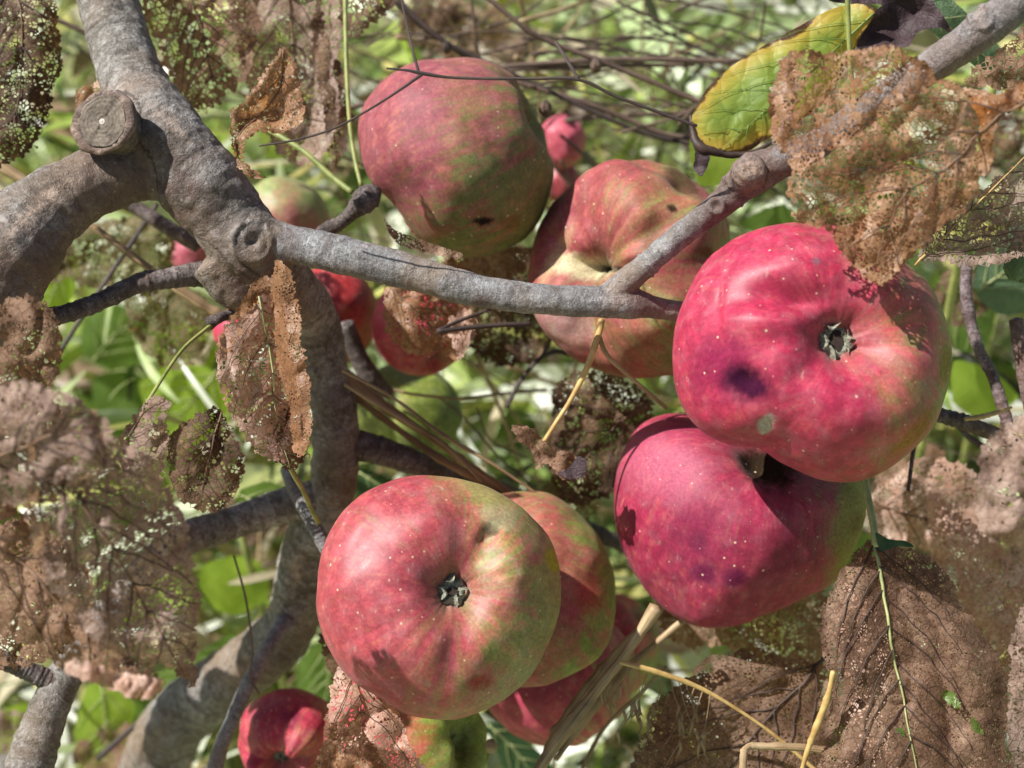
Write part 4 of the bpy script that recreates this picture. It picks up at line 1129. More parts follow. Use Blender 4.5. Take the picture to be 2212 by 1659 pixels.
apple('sunlit red and olive apple low in the middle, its small grey calyx facing out', (950, 1287),
      [(955, 1027), (1030, 1045), (1090, 1070), (1150, 1120), (1195, 1180), (1212, 1250), (1205, 1330), (1180, 1400), (1140, 1460), (1080, 1515), (1020, 1540), (950, 1548), (880, 1535), (820, 1490), (760, 1450), (715, 1390), (695, 1310), (690, 1240), (705, 1170), (745, 1100), (800, 1055), (870, 1032)],
      0.43, axis_px=(1002, 1240), nlon=300, nlat=210, red=(0.38, 0.055, 0.075), mid=(0.37, 0.155, 0.08), green=(0.27, 0.26, 0.07), bdir=(-0.85, 0.05, 0.5), bias=-0.09, contrast=1.1, streak=0.6, seed=14, basin=0.33,
      marks=[(1063, 1130, 18, 14, 0.4, (0.12, 0.09, 0.06), 0.9, 0.35), (1080, 1108, 40, 22, 0.4, (0.42, 0.38, 0.22), 0.7, 0.5), (1045, 1438, 26, 18, 0.2, (0.28, 0.03, 0.03), 0.75, 0.5), (1192, 1205, 12, 28, -0.4, (0.42, 0.36, 0.03), 0.8, 0.3), (1120, 1460, 90, 50, -0.5, (0.34, 0.30, 0.20), 0.5, 0.7), (1055, 1060, 80, 20, 0.4, (0.36, 0.30, 0.12), 0.6, 0.6), (990, 1140, 22, 22, 0, (0.50, 0.20, 0.19), 0.5, 0.5)],
      dents=[(1066, 1130, 20, 14), (1040, 1160, 46, 34, 1.7, -0.8), (960, 1150, 50, 10, 1.5, 1.0), (775, 1190, 26, 9, 3.4, 0.9), (745, 1250, 26, -9, 3, 0.9), (800, 1130, 30, -8, 2.5, 0.9), (1105, 1200, 60, -14), (880, 1380, 50, -10, 2.0, 0.8), (1000, 1370, 30, 9, 2.6, 1.3), (860, 1450, 60, 10, 1, 0), (930, 1120, 50, -8), (1080, 1230, 50, -8)], calyx_r=0.12, lump=0.05, ribs=0.04)
apple('green edged orange red apple pressed behind the sunlit one, on its right', (1135, 1272),
      [(1110, 1063), (1190, 1068), (1250, 1110), (1300, 1170), (1325, 1240), (1330, 1300), (1315, 1370), (1285, 1420), (1220, 1452), (1150, 1475), (1060, 1470), (980, 1430), (940, 1350), (935, 1240), (960, 1150), (1020, 1090)],
      0.492, axis=(0.3, -0.5, -0.6), nlon=200, nlat=150, red=(0.36, 0.07, 0.07), mid=(0.38, 0.17, 0.09), green=(0.27, 0.34, 0.07), bdir=(-0.7, 0.1, 0.6), bias=-0.15, contrast=1.4, streak=0.6, seed=17, calyx=False, dull=0.2,
      marks=[(1265, 1260, 30, 40, 0, (0.40, 0.05, 0.05), 0.6, 0.6)])
apple('streaky pink apple low behind the olive edged ones, crossed by dry stalks', (1205, 1455),
      ell(1205, 1455, 172, 150), 0.553, axis=(0.4, -0.6, 0.1), red=(0.40, 0.045, 0.09), mid=(0.42, 0.17, 0.12), green=(0.36, 0.33, 0.12), bias=0.12, streak=1.2, seed=19, calyx=False, dull=0.3)
apple('half hidden red and green apple behind the broken straw stalks', (1325, 1395),
      ell(1325, 1395, 98, 112), 0.60, axis=(0.5, 0.6, 0.2), nlon=90, nlat=70, red=(0.42, 0.035, 0.04), mid=(0.42, 0.16, 0.07), green=(0.25, 0.30, 0.05), bias=0.0, contrast=1.4, streak=0.6, seed=23, calyx=False)
apple('small pinkish red wrinkled apple at the bottom left with a deep round calyx', (618, 1590),
      [(620, 1487), (670, 1492), (705, 1515), (730, 1560), (735, 1620), (715, 1680), (660, 1715), (600, 1718), (550, 1690), (525, 1640), (518, 1585), (530, 1535), (570, 1500)],
      0.53, axis_px=(612, 1640), nlon=160, nlat=110, red=(0.40, 0.028, 0.065), mid=(0.45, 0.14, 0.08), green=(0.45, 0.22, 0.08), bias=0.25, streak=1.1, seed=29, basin=0.36, marks=[(640, 1530, 18, 14, 0, BRU, 0.6, 0.6)], calyx_r=0.12, ribs=0.22, lump=0.09)
apple('green and red creased apple at the bottom, half under an orange lace leaf', (872, 1635),
      [(872, 1450), (960, 1475), (1020, 1530), (1050, 1580), (1048, 1650), (1020, 1730), (950, 1800), (870, 1815), (790, 1800), (730, 1740), (705, 1650), (705, 1560), (730, 1490), (790, 1455)],
      0.487, axis=(0.8, 0.3, 0.3), nlon=180, nlat=130, red=(0.42, 0.02, 0.045), mid=(0.42, 0.14, 0.06), green=(0.26, 0.32, 0.05), bdir=(-0.95, 0, 0.3), bias=-0.25, contrast=1.7, streak=0.5, seed=31, calyx=False, dents=[(1003, 1600, 12, 22, 4.0, 1.45)], marks=[(1003, 1600, 8, 60, 0.1, (0.10, 0.13, 0.02), 0.6, 0.6)])
apple('red brown apple shaded between the trunk and the leaf wrapped one', (722, 680), ell(722, 680, 95, 108), 0.565, axis=(0.2, -0.8, 0.2), nlon=90, nlat=70, red=(0.40, 0.025, 0.03), mid=(0.40, 0.13, 0.05), green=(0.3, 0.25, 0.06), bias=0.35, seed=37, calyx=False)
apple('crimson apple under the middle of the forked branch, wrapped in brown lace', (908, 705), ell(908, 705, 104, 108), 0.54, axis=(0.3, -0.7, 0.3), nlon=120, nlat=90, red=(0.46, 0.025, 0.055), mid=(0.45, 0.14, 0.08), green=(0.36, 0.28, 0.10), bias=0.4, seed=41, calyx=False)
apple('plain green apple hanging in shade right of the trunk', (875, 893), ell(875, 893, 124, 108), 0.585, axis=(0.2, -0.8, 0.1), nlon=110, nlat=80, red=(0.22, 0.27, 0.05), mid=(0.17, 0.24, 0.035), green=(0.13, 0.20, 0.03), bias=0.0, seed=43, calyx=False)
apple('pale green and pink apple peeping over the forked branch left of the spur', (612, 480), ell(612, 480, 102, 95), 0.60, axis=(0.1, -0.9, 0.1), nlon=90, nlat=70, red=(0.40, 0.14, 0.12), mid=(0.34, 0.26, 0.12), green=(0.27, 0.32, 0.10), bdir=(0.3, -0.9, 0.3), bias=-0.1, seed=47, calyx=False)
apple('small dusky pink apple showing left of the main limb', (418, 545), ell(418, 545, 52, 50), 0.62, axis=(0.1, -0.9, 0.1), nlon=60, nlat=40, red=(0.42, 0.09, 0.13), mid=(0.42, 0.2, 0.16), green=(0.3, 0.3, 0.12), bias=0.35, seed=53, calyx=False)
apple('far blurred pink apple just right of the topmost one', (1215, 305), ell(1215, 305, 52, 56), 0.62, axis=(0.1, -0.9, 0.1), nlon=60, nlat=40, red=(0.55, 0.09, 0.14), mid=(0.55, 0.2, 0.16), green=(0.3, 0.3, 0.12), bias=0.45, seed=59, calyx=False)
apple('far dull red apple below the blurred pink one', (1212, 392), ell(1212, 392, 42, 44), 0.64, axis=(0.1, -0.9, 0.1), nlon=60, nlat=40, red=(0.36, 0.05, 0.07), mid=(0.36, 0.12, 0.08), green=(0.3, 0.3, 0.12), bias=0.45, seed=61, calyx=False)
apple('little crimson apple hidden behind the hanging folded leaf', (512, 715), ell(512, 715, 50, 48), 0.56, axis=(0.1, -0.9, 0.1), nlon=60, nlat=40, red=(0.48, 0.03, 0.08), mid=(0.45, 0.14, 0.1), green=(0.3, 0.3, 0.12), bias=0.45, seed=67, calyx=False)

# ------------------------------------------------------------------ leaves of the tree
T_ = tree
# left top, dark lace hanging over the edge
net_leaf([(-60, -60), (60, -50), (118, 0), (128, 60), (135, 130), (118, 190), (100, 260), (72, 320), (20, 350), (-60, 350)], 0.47, M['dark'], T_, cell=9, openf=0.62, thr=2.1, crumple=0.008, seed=2, midrib=[(30, -60), (50, 100), (20, 340)], tilt=(0.02, 0.0), big=0.05, curl=0.006, label='dark brown lace leaf hanging at the upper left edge')
# open net behind the main limb
net_leaf([(310, -50), (520, -60), (560, 40), (545, 140), (500, 200), (440, 240), (400, 235), (360, 150), (320, 60)], 0.50, M['brown'], T_, cell=12, openf=0.85, thr=1.9, crumple=0.008, seed=3, midrib=[(400, -50), (440, 80), (470, 220)], tilt=(0, 0.02), big=0.04)
net_leaf([(505, -50), (735, -50), (740, 60), (722, 150), (735, 240), (700, 330), (655, 360), (600, 330), (560, 250), (520, 150)], 0.515, M['taupe'], T_, cell=8, openf=0.5, thr=1.8, crumple=0.012, seed=4, midrib=[(620, -50), (640, 150), (690, 320)], curl=-0.01, big=0.04)
net_leaf([(690, -40), (700, 60), (740, 160), (760, 260), (745, 330), (715, 380), (700, 250), (672, 100)], 0.507, M['dark'], T_, cell=8, openf=0.5, thr=2, crumple=0.012, seed=44, big=0.05)
net_leaf([(745, -40), (850, -40), (845, 20), (800, 55), (762, 90), (735, 40)], 0.50, M['dark'], T_, cell=11, openf=0.45, thr=2.2, crumple=0.004, seed=5)
# small orange curl
net_leaf([(610, 105), (632, 120), (640, 160), (655, 215), (650, 270), (600, 285), (560, 290), (530, 305), (525, 340), (545, 368), (580, 382), (540, 385), (510, 350), (498, 300), (498, 240), (530, 215), (570, 160)], 0.445, M['orange'], T_, cell=7, openf=0.5, thr=1.7, crumple=0.010, curl=-0.006, seed=6, csize=45, midrib=[(612, 110), (600, 200), (520, 290), (520, 350), (560, 378)], veinw=4, n_side=3, label='curled orange lace leaf behind the main limb, tip pointing up')
net_leaf([(160, 200), (215, 170), (240, 190), (200, 225), (168, 250)], 0.455, M['orange'], T_, cell=7, openf=0.3, thr=1.7, crumple=0.006, seed=61, csize=40)
# central hanging folded leaf
net_leaf([(520, 690), (560, 640), (600, 640), (625, 720), (640, 800), (630, 900), (640, 980), (615, 995), (560, 985), (520, 930), (480, 850), (468, 770), (485, 715)], 0.432, M['pink'], T_, cell=9, openf=0.42, thr=2.0, crumple=0.007, seed=7, tilt=(0.10, 0.0), midrib=[(560, 640), (585, 780), (600, 900), (625, 1010)], vein=M['veinlt'], veinw=5, n_side=6,
         petiole=[(600, 890, 0.436, 6), (612, 950, 0.438, 9), (628, 1010, 0.441, 12), (655, 1060, 0.45, 11), (675, 1105, 0.466, 10), (688, 1130, 0.474, 12)], petmat=M['petgreen'], label='pinkish folded lace leaf hanging below the branch node', csize=60)
net_leaf([(595, 560), (625, 575), (640, 640), (655, 740), (668, 840), (672, 930), (655, 985), (632, 975), (625, 880), (600, 790), (590, 700), (585, 620)], 0.424, M['orange'], T_, cell=7, openf=0.25, thr=2.0, crumple=0.007, seed=8, tilt=(-0.10, 0), curl=0.004, csize=50, name='leaf')
net_leaf([(500, 680), (530, 640), (560, 600), (600, 600), (590, 660), (560, 700), (520, 740), (480, 770), (470, 740)], 0.437, M['orange'], T_, cell=8, openf=0.3, thr=2.0, crumple=0.008, seed=9, csize=45)
net_leaf([(590, 900), (640, 840), (668, 900), (665, 980), (640, 1010), (600, 1000), (575, 960)], 0.434, M['dark'], T_, cell=11, openf=0.8, thr=2.6, crumple=0.005, seed=10)
net_leaf([(360, 950), (400, 910), (460, 880), (500, 920), (530, 1000), (510, 1060), (495, 1100), (440, 1105), (390, 1085), (365, 1020)], 0.452, M['dark'], T_, cell=10, openf=0.72, thr=2.2, crumple=0.006, seed=11, midrib=[(480, 890), (450, 1000), (430, 1100)], veinw=4, label='dark holed leaf between the big front leaves and the trunk')
# big blurred lace leaves close to the lens, lower left
net_leaf([(60, 960), (150, 905), (230, 940), (320, 985), (370, 1060), (400, 1130), (412, 1210), (432, 1290), (428, 1390), (426, 1460), (410, 1485), (350, 1440), (290, 1450), (220, 1400), (150, 1330), (100, 1240), (60, 1130)],
         0.352, M['taupe'], T_, cell=10.5, openf=0.62, thr=2.3, crumple=0.022, seed=12, tilt=(0.05, 0.02), midrib=[(90, 960), (190, 1100), (300, 1280), (405, 1470)], veinw=9, n_side=8, big=0.10, csize=100, jag=7, lateral=8, label='largest taupe lace leaf, blurred, filling the lower left')
net_leaf([(-60, 870), (30, 815), (100, 838), (160, 850), (215, 890), (250, 950), (235, 1010), (180, 1060), (120, 1080), (40, 1090), (-60, 1100)],
         0.340, M['taupe'], T_, cell=10.5, openf=0.48, thr=2.3, crumple=0.02, seed=112, tilt=(-0.05, 0.06), midrib=[(-60, 1000), (60, 960), (150, 930), (245, 960)], veinw=8, n_side=6, big=0.04, curl=0.004, csize=90, jag=7, lateral=8)
net_leaf([(-60, 1080), (40, 1100), (110, 1180), (160, 1290), (240, 1390), (330, 1450), (352, 1482), (290, 1492), (200, 1465), (130, 1440), (60, 1390), (-60, 1330)],
         0.362, M['brown'], T_, cell=10.5, openf=0.45, thr=2.3, crumple=0.02, seed=113, tilt=(-0.04, 0.03), midrib=[(-60, 1150), (70, 1240), (190, 1370), (340, 1480)], veinw=8, n_side=6, big=0.08, curl=0.003, csize=90, jag=7, lateral=8)
net_leaf([(-60, 700), (40, 640), (90, 650), (128, 700), (135, 780), (110, 850), (150, 900), (120, 960), (40, 980), (-60, 940)], 0.385, M['brown'], T_, cell=10, openf=0.28, thr=2.6, crumple=0.012, seed=13, tilt=(0.02, 0), big=0.03, csize=70, jag=8)
net_leaf([(260, 960), (290, 890), (340, 850), (362, 880), (358, 960), (350, 1030), (310, 1060), (270, 1030)], 0.40, M['taupe'], T_, cell=11, openf=0.7, thr=2.4, crumple=0.008, seed=14, midrib=[(265, 980), (300, 900), (355, 860)], veinw=4,
         petiole=[(270, 950, 0.40, 7), (330, 850, 0.412, 8), (390, 760, 0.43, 8), (440, 715, 0.444, 9), (465, 695, 0.448, 10)], petmat=M['petgreen'], n_side=2)
net_leaf([(-60, 1180), (40, 1120), (130, 1160), (200, 1250), (190, 1350), (120, 1420), (40, 1440), (-60, 1430)], 0.40, M['brown'], T_, cell=11, openf=0.4, thr=2.6, crumple=0.014, seed=15, big=0.05, csize=80, jag=8)
net_leaf([(150, 1425), (200, 1430), (250, 1450), (300, 1462), (352, 1470), (345, 1500), (310, 1512), (240, 1492), (180, 1470), (140, 1450)], 0.343, M['pink'], T_, cell=9, openf=0.12, thr=2.4, crumple=0.012, seed=17, csize=60)
# khaki webbing behind
net_leaf([(130, 520), (200, 480), (300, 470), (380, 500), (370, 580), (300, 620), (220, 625), (150, 600)], 0.58, M['khaki'], T_, cell=10, openf=0.7, thr=2.0, crumple=0.015, seed=18)
net_leaf([(270, 620), (360, 600), (440, 640), (460, 700), (430, 780), (370, 800), (310, 760), (275, 690)], 0.57, M['khaki'], T_, cell=10, openf=0.6, thr=2.0, crumple=0.015, seed=19)
# around the middle apples
net_leaf([(830, 610), (880, 612), (960, 640), (1020, 660), (1015, 700), (1000, 740), (985, 780), (950, 760), (900, 770), (850, 740), (828, 690)], 0.487, M['orange'], T_, cell=8, openf=0.35, thr=2.0, crumple=0.007, seed=20, csize=45, midrib=[(840, 620), (910, 680), (985, 770)], veinw=3.5)
net_leaf([(965, 690), (1010, 670), (1030, 700), (1015, 745), (990, 780), (975, 740)], 0.478, M['pink'], T_, cell=8, openf=0.4, thr=2.0, crumple=0.007, seed=21, csize=30)
net_leaf([(1000, 560), (1060, 540), (1140, 530), (1190, 560), (1180, 640), (1190, 720), (1170, 780), (1100, 790), (1040, 770), (990, 720), (985, 640)], 0.56, M['dark'], T_, cell=9, openf=0.55, thr=2.2, crumple=0.008, seed=22, midrib=[(1010, 560), (1090, 670), (1180, 780)], veinw=4)
net_leaf([(960, 560), (1040, 545), (1150, 535), (1130, 590), (1060, 610), (990, 600)], 0.52, M['brown'], T_, cell=8, openf=0.25, thr=2.2, crumple=0.006, seed=122, csize=40)
net_leaf([(1190, 880), (1200, 830), (1250, 800), (1330, 810), (1410, 860), (1400, 930), (1380, 1000), (1330, 1060), (1270, 1090), (1210, 1080), (1180, 1000)], 0.51, M['dark'], T_, cell=9, openf=0.58, thr=2.2, crumple=0.010, seed=23, midrib=[(1410, 865), (1320, 930), (1220, 1040)], veinw=5, label='dark speckled lace leaf left of the two crimson apples',
         petiole=None)
net_leaf([(1100, 925), (1150, 918), (1170, 950), (1200, 975), (1240, 980), (1265, 1010), (1260, 1030), (1215, 1035), (1180, 1000), (1155, 1010), (1150, 980)], 0.455, M['brown'], T_, cell=7, openf=0.12, thr=1.6, crumple=0.008, seed=24, csize=28, curl=-0.004, label='small crumpled brown leaf at the tip of a golden stalk',
         petiole=[(1300, 690, 0.452, 16), (1292, 725, 0.452, 15), (1270, 790, 0.452, 14), (1235, 860, 0.453, 11), (1200, 915, 0.453, 10), (1175, 955, 0.454, 11)], midrib=[(1175, 955), (1200, 985), (1230, 1005)], veinw=3, n_side=0)
solid_leaf([(1228, 1010), (1250, 985), (1268, 1000), (1262, 1028), (1230, 1035), (1205, 1022)], 0.448, M['purple'], T_, crumple=0.004, seed=25, csize=25, name='leaf', step=6)
net_leaf([(1160, 1060), (1230, 1050), (1290, 1080), (1280, 1120), (1220, 1125), (1170, 1100)], 0.56, M['khaki'], T_, cell=9, openf=0.6, thr=2, crumple=0.006, seed=26)
solid_leaf([(830, 470), (850, 495), (900, 515), (960, 535), (1000, 548), (985, 560), (920, 545), (860, 528), (838, 500)], 0.468, M['umber'], T_, crumple=0.005, seed=27, csize=30, curl=-0.003, step=6, jag=4)
tube('petiole', [(1292, 720, 0.452, 11), (1310, 765, 0.453, 11), (1345, 800, 0.456, 10), (1385, 835, 0.46, 9), (1420, 865, 0.465, 9), (1440, 882, 0.468, 8)], M['straw'], T_, n_per=6)

# yellow and green leaf, upper right
def yellow_leaf():
    poly = [(1890, 18), (1850, 8), (1790, 22), (1720, 60), (1640, 105), (1570, 150), (1525, 195), (1495, 250), (1500, 290), (1525, 315), (1560, 325), (1610, 328), (1650, 305), (1690, 280), (1745, 250), (1790, 200), (1830, 140), (1858, 80), (1888, 35)]
    m, nt = newmat('yellowing_leaf')
    tc = N(nt, 'TexCoord').outputs['Object']
    ed = N(nt, 'Attribute'); ed.attribute_name = 'edge'
    nz = noise_tex(nt, tc, 55, 5, 0.6); nf = noise_tex(nt, tc, 500, 3)
    e = math_(nt, 'ADD', math_(nt, 'MULTIPLY', ed.outputs['Fac'], 0.0085), math_(nt, 'MULTIPLY', math_(nt, 'SUBTRACT', nz, 0.5), 0.75))
    c = ramp(nt, e, [(-0.0, (0.09, 0.04, 0.015)), (0.02, (0.16, 0.08, 0.02)), (0.05, (0.55, 0.38, 0.06)), (0.20, (0.46, 0.42, 0.07)), (0.42, (0.27, 0.36, 0.06)), (0.8, (0.16, 0.26, 0.045))])
    vo = N(nt, 'TexVoronoi', feature='DISTANCE_TO_EDGE'); vo.inputs['Scale'].default_value = 210
    nt.links.new(tc, vo.inputs['Vector'])
    c = mix(nt, ramp(nt, vo.outputs['Distance'], [(0.0, 0.35), (0.035, 0.0)]), c, (0.09, 0.17, 0.03))
    c = mix(nt, ramp(nt, nf, [(0.66, 0.0), (0.74, 0.8)]), c, (0.12, 0.06, 0.02))
    p = N(nt, 'BsdfPrincipled'); p.inputs['Roughness'].default_value = 0.5
    nt.links.new(c, p.inputs['Base Color'])
    b = N(nt, 'Bump'); b.inputs['Strength'].default_value = 0.35; b.inputs['Distance'].default_value = 0.0005
    nt.links.new(ramp(nt, vo.outputs['Distance'], [(0.0, 0.0), (0.25, 1.0)]), b.inputs['Height']); nt.links.new(b.outputs[0], p.inputs['Normal'])
    t = N(nt, 'BsdfTranslucent'); nt.links.new(mix(nt, 1.0, c, (1.4, 1.3, 0.6), 'MULTIPLY'), t.inputs['Color'])
    ms = N(nt, 'MixShader'); ms.inputs[0].default_value = 0.45
    nt.links.new(p.outputs[0], ms.inputs[1]); nt.links.new(t.outputs[0], ms.inputs[2]); nt.links.new(ms.outputs[0], N(nt, 'OutputMaterial').inputs[0])
    o = solid_leaf(poly, 0.45, m, T_, step=8, crumple=0.0025, curl=0.001, seed=31, vfold=-0.003, midrib=[(1888, 28), (1800, 110), (1720, 180), (1640, 250), (1560, 325)], vein=M['veingr'], veinw=4, n_side=7, label='yellow and green leaf with a charred edge at the upper right')
    tube('curled_edge', [(1492, 250, 0.453, 8), (1498, 290, 0.452, 16), (1515, 318, 0.451, 22), (1560, 332, 0.452, 16), (1610, 334, 0.452, 14), (1650, 318, 0.453, 9), (1700, 285, 0.454, 5)], M['veindk'], o, n_per=8, sides=8, rough=0.5, rfreq=300)
yellow_leaf()
solid_leaf([(1495, 300), (1520, 310), (1535, 330), (1528, 360), (1515, 380), (1498, 365), (1502, 335)], 0.452, M['purple'], T_, crumple=0.004, seed=32, csize=20, step=5, jag=3)
solid_leaf([(1925, -30), (1990, -20), (2035, 30), (2062, 82), (2035, 60), (1985, 68), (1960, 100), (1900, 105), (1850, 108), (1862, 70), (1870, 40), (1905, 10), (1830, 8), (1790, 0), (1850, -30)], 0.458, M['purple'], T_, crumple=0.005, seed=33, csize=70, curl=-0.004, label='dark purple withered leaf beside the yellow one')
# orange lace in front of the fork
net_leaf([(1700, 115), (1740, 105), (1800, 120), (1860, 100), (1930, 105), (1990, 125), (2035, 170), (2090, 190), (2150, 205), (2212, 180), (2260, 190), (2260, 240), (2190, 235), (2150, 270), (2140, 340), (2120, 400), (2080, 450), (2020, 500), (1960, 560), (1925, 600), (1895, 612), (1862, 600), (1830, 550), (1800, 510), (1760, 490), (1715, 470), (1700, 420), (1712, 370), (1690, 330), (1665, 260), (1668, 190)],
         0.372, M['orange'], T_, cell=10.5, openf=0.85, thr=2.0, crumple=0.02, seed=34, tilt=(-0.03, 0.01), midrib=[(2240, 210), (2140, 260), (2060, 350), (1950, 430), (1880, 590)], veinw=7, n_side=7, big=0.06, csize=90, jag=7, lateral=8, label='big orange brown lace leaf over the forked branch, upper right')
solid_leaf([(2075, 190), (2120, 205), (2170, 200), (2212, 180), (2270, 165), (2270, 215), (2212, 230), (2170, 245), (2148, 275), (2140, 330), (2118, 350), (2122, 290), (2105, 240)], 0.375, M['rust'], T_, crumple=0.006, seed=134, csize=40, step=6, jag=4, name='leaf_stalk')
net_leaf([(1670, 180), (1700, 115), (1730, 160), (1720, 240), (1700, 300), (1690, 330), (1668, 290)], 0.39, M['taupe'], T_, cell=9, openf=0.3, thr=2.2, crumple=0.008, seed=35, csize=50)
net_leaf([(1800, 510), (1860, 470), (1950, 430), (2050, 390), (2110, 330), (2135, 340), (2080, 450), (2000, 520), (1930, 600), (1890, 612), (1840, 570)], 0.381, M['orange'], T_, cell=9, openf=0.4, thr=2.2, crumple=0.010, seed=36, csize=50)
net_leaf([(2085, 180), (2100, 145), (2140, 120), (2190, 80), (2240, 40), (2260, 190), (2210, 200), (2150, 190)], 0.43, M['brown'], T_, cell=9, openf=0.35, thr=2.2, crumple=0.006, seed=37)
net_leaf([(1985, 560), (2000, 500), (2060, 440), (2130, 400), (2212, 340), (2260, 330), (2260, 520), (2200, 560), (2130, 575), (2080, 575), (2030, 565)], 0.44, M['taupe'], T_, cell=9, openf=0.6, thr=1.9, crumple=0.008, seed=38, midrib=[(1975, 575), (2060, 490), (2150, 400), (2240, 310)], vein=M['petiole'], veinw=6, n_side=5, curl=-0.004, label='grey brown leaf skeleton with a pale rib at the right edge')
# lower right leaves
net_leaf([(1873, 1170), (1930, 1175), (2000, 1200), (2050, 1240), (2070, 1300), (2110, 1350), (2160, 1430), (2175, 1500), (2170, 1600), (2180, 1720), (1780, 1720), (1780, 1600), (1800, 1500), (1790, 1460), (1772, 1400), (1772, 1330), (1800, 1260), (1835, 1210)],
         0.428, M['umber'], T_, cell=7.5, openf=0.42, thr=2.2, crumple=0.008, seed=39, tilt=(0.02, -0.02), curl=0.004, big=0.03, midrib=[(1885, 1165), (1900, 1230), (1920, 1350), (1940, 1460), (1958, 1560), (1990, 1700)], vein=M['veinlt'], veinw=9, n_side=8, vfold=0.004, csize=110,
         petiole=[(1868, 1030, 0.44, 16), (1876, 1080, 0.437, 16), (1886, 1130, 0.433, 17), (1893, 1180, 0.43, 14)], petmat=M['veinlt'], label='large brown lace leaf with a green midrib, lower right')
solid_leaf([(1893, 1150), (1920, 1165), (1955, 1168), (1975, 1182), (1940, 1180), (1905, 1190), (1895, 1175)], 0.4245, M['deepgreen'], T_, step=5, seed=40)
net_leaf([(1860, 1200), (1960, 1210), (2060, 1290), (2130, 1400), (2150, 1520), (2150, 1720), (1810, 1720), (1830, 1560), (1810, 1420), (1800, 1330)], 0.447, M['pink'], T_, cell=10, openf=0.15, thr=2.4, crumple=0.008, seed=139)
net_leaf([(1430, 1520), (1520, 1460), (1620, 1430), (1760, 1460), (1775, 1560), (1760, 1720), (1400, 1720)], 0.488, M['brown'], T_, cell=10, openf=0.2, thr=2.4, crumple=0.008, seed=145)
for k_, (pl_) in enumerate([[(2035, 1490), (2055, 1492), (2075, 1515), (2070, 1530), (2050, 1525), (2038, 1508)], [(2095, 1550), (2112, 1560), (2128, 1585), (2115, 1588), (2100, 1572)], [(1925, 1585), (1950, 1568), (1955, 1585), (1935, 1602)]]):
    net_leaf(pl_, 0.4235, M['green'], T_, cell=5, openf=0.4, thr=1.2, crumple=0.002, seed=41 + k_, name='leaf_remnant')
net_leaf([(1395, 1560), (1420, 1510), (1480, 1470), (1520, 1425), (1600, 1405), (1700, 1420), (1780, 1435), (1800, 1500), (1790, 1600), (1780, 1720), (1370, 1720)], 0.468, M['umber'], T_, cell=9, openf=0.45, thr=1.8, crumple=0.010, seed=45, tilt=(0.0, -0.02), midrib=[(1790, 1410), (1720, 1490), (1650, 1560), (1560, 1680)], vein=M['veindk'], veinw=9, n_side=4, csize=80, label='dark brown curled leaf with a black rib at the bottom right')
net_leaf([(1420, 1330), (1500, 1290), (1620, 1310), (1760, 1260), (1800, 1330), (1780, 1420), (1680, 1430), (1560, 1400), (1460, 1390)], 0.52, M['brown'], T_, cell=9, openf=0.45, thr=2.0, crumple=0.012, seed=46)
net_leaf([(1860, 1060), (1980, 990), (2080, 1000), (2140, 1060), (2212, 1150), (2260, 1260), (2260, 1420), (2180, 1420), (2090, 1340), (2060, 1230), (1960, 1170), (1880, 1150)], 0.52, M['pink'], T_, cell=9, openf=0.72, thr=2.0, crumple=0.012, seed=47, midrib=[(1900, 1090), (2040, 1150), (2200, 1340)], veinw=5)
net_leaf([(2000, 1060), (2100, 1130), (2212, 1240), (2260, 1400), (2260, 1660), (2160, 1560), (2110, 1400), (2030, 1240)], 0.50, M['pink'], T_, cell=9, openf=0.72, thr=2.0, crumple=0.012, seed=48)
net_leaf([(2125, 960), (2180, 910), (2260, 900), (2260, 1200), (2190, 1180), (2130, 1160), (2105, 1080)], 0.36, M['taupe'], T_, cell=11, openf=0.2, thr=3, crumple=0.014, seed=49, csize=70, label='blurred pinkish brown leaf at the right edge, close to the lens')
net_leaf([(2190, 1340), (2260, 1300), (2260, 1720), (2195, 1720), (2178, 1560)], 0.40, M['taupe'], T_, cell=9, openf=0.3, thr=2.0, crumple=0.006, seed=50)
# bottom middle lace over apple
net_leaf([(735, 1440), (790, 1450), (830, 1460), (850, 1475), (852, 1520), (875, 1560), (885, 1610), (920, 1660), (930, 1720), (660, 1720), (690, 1640), (705, 1560), (715, 1490)], 0.424, M['pink'], T_, cell=8, openf=0.45, thr=1.9, crumple=0.009, seed=51, tilt=(0.02, -0.05), midrib=[(765, 1450), (780, 1560), (770, 1720)], veinw=5, n_side=5, csize=70, label='pink and tan lace leaf laid over the bottom apple')
net_leaf([(690, 1640), (715, 1560), (760, 1560), (800, 1600), (830, 1660), (830, 1720), (650, 1720)], 0.415, M['orange'], T_, cell=8, openf=0.35, thr=2.0, crumple=0.010, seed=52, csize=40)
net_leaf([(690, 1380), (720, 1340), (735, 1400), (750, 1460), (735, 1500), (705, 1440)], 0.50, M['dark'], T_, cell=8, openf=0.3, thr=2, crumple=0.006, seed=53)
# more eaten leaves just behind, filling the gaps
for k_, (cx_, cy_, rx_, ry_, dd_, mm_) in enumerate([(1010, 60, 90, 70, 0.75, 'brown'), (1130, 110, 70, 50, 0.8, 'taupe'), (60, 560, 90, 80, 0.6, 'dark'), (1890, 760 - 420, 60, 60, 0.62, 'khaki'), (2120, 300, 90, 80, 0.60, 'dark'),
        (1480, 1350, 100, 60, 0.66, 'taupe'), (2010, 1130, 120, 90, 0.62, 'taupe'), (560, 1250, 70, 60, 0.72, 'khaki'), (30, 1600, 90, 70, 0.68, 'taupe'), (1960, 1000, 80, 60, 0.62, 'brown'), (930, 40, 60, 60, 0.66, 'dark'), (2080, 640, 70, 60, 0.58, 'dark'), (260, 1620, 90, 60, 0.66, 'brown')]):
    net_leaf(ell(cx_, cy_, rx_, ry_, 12, 0, 0.15), dd_, M[mm_], T_, cell=9, openf=0.5, thr=2.0, crumple=0.014, seed=70 + k_, jag=10)

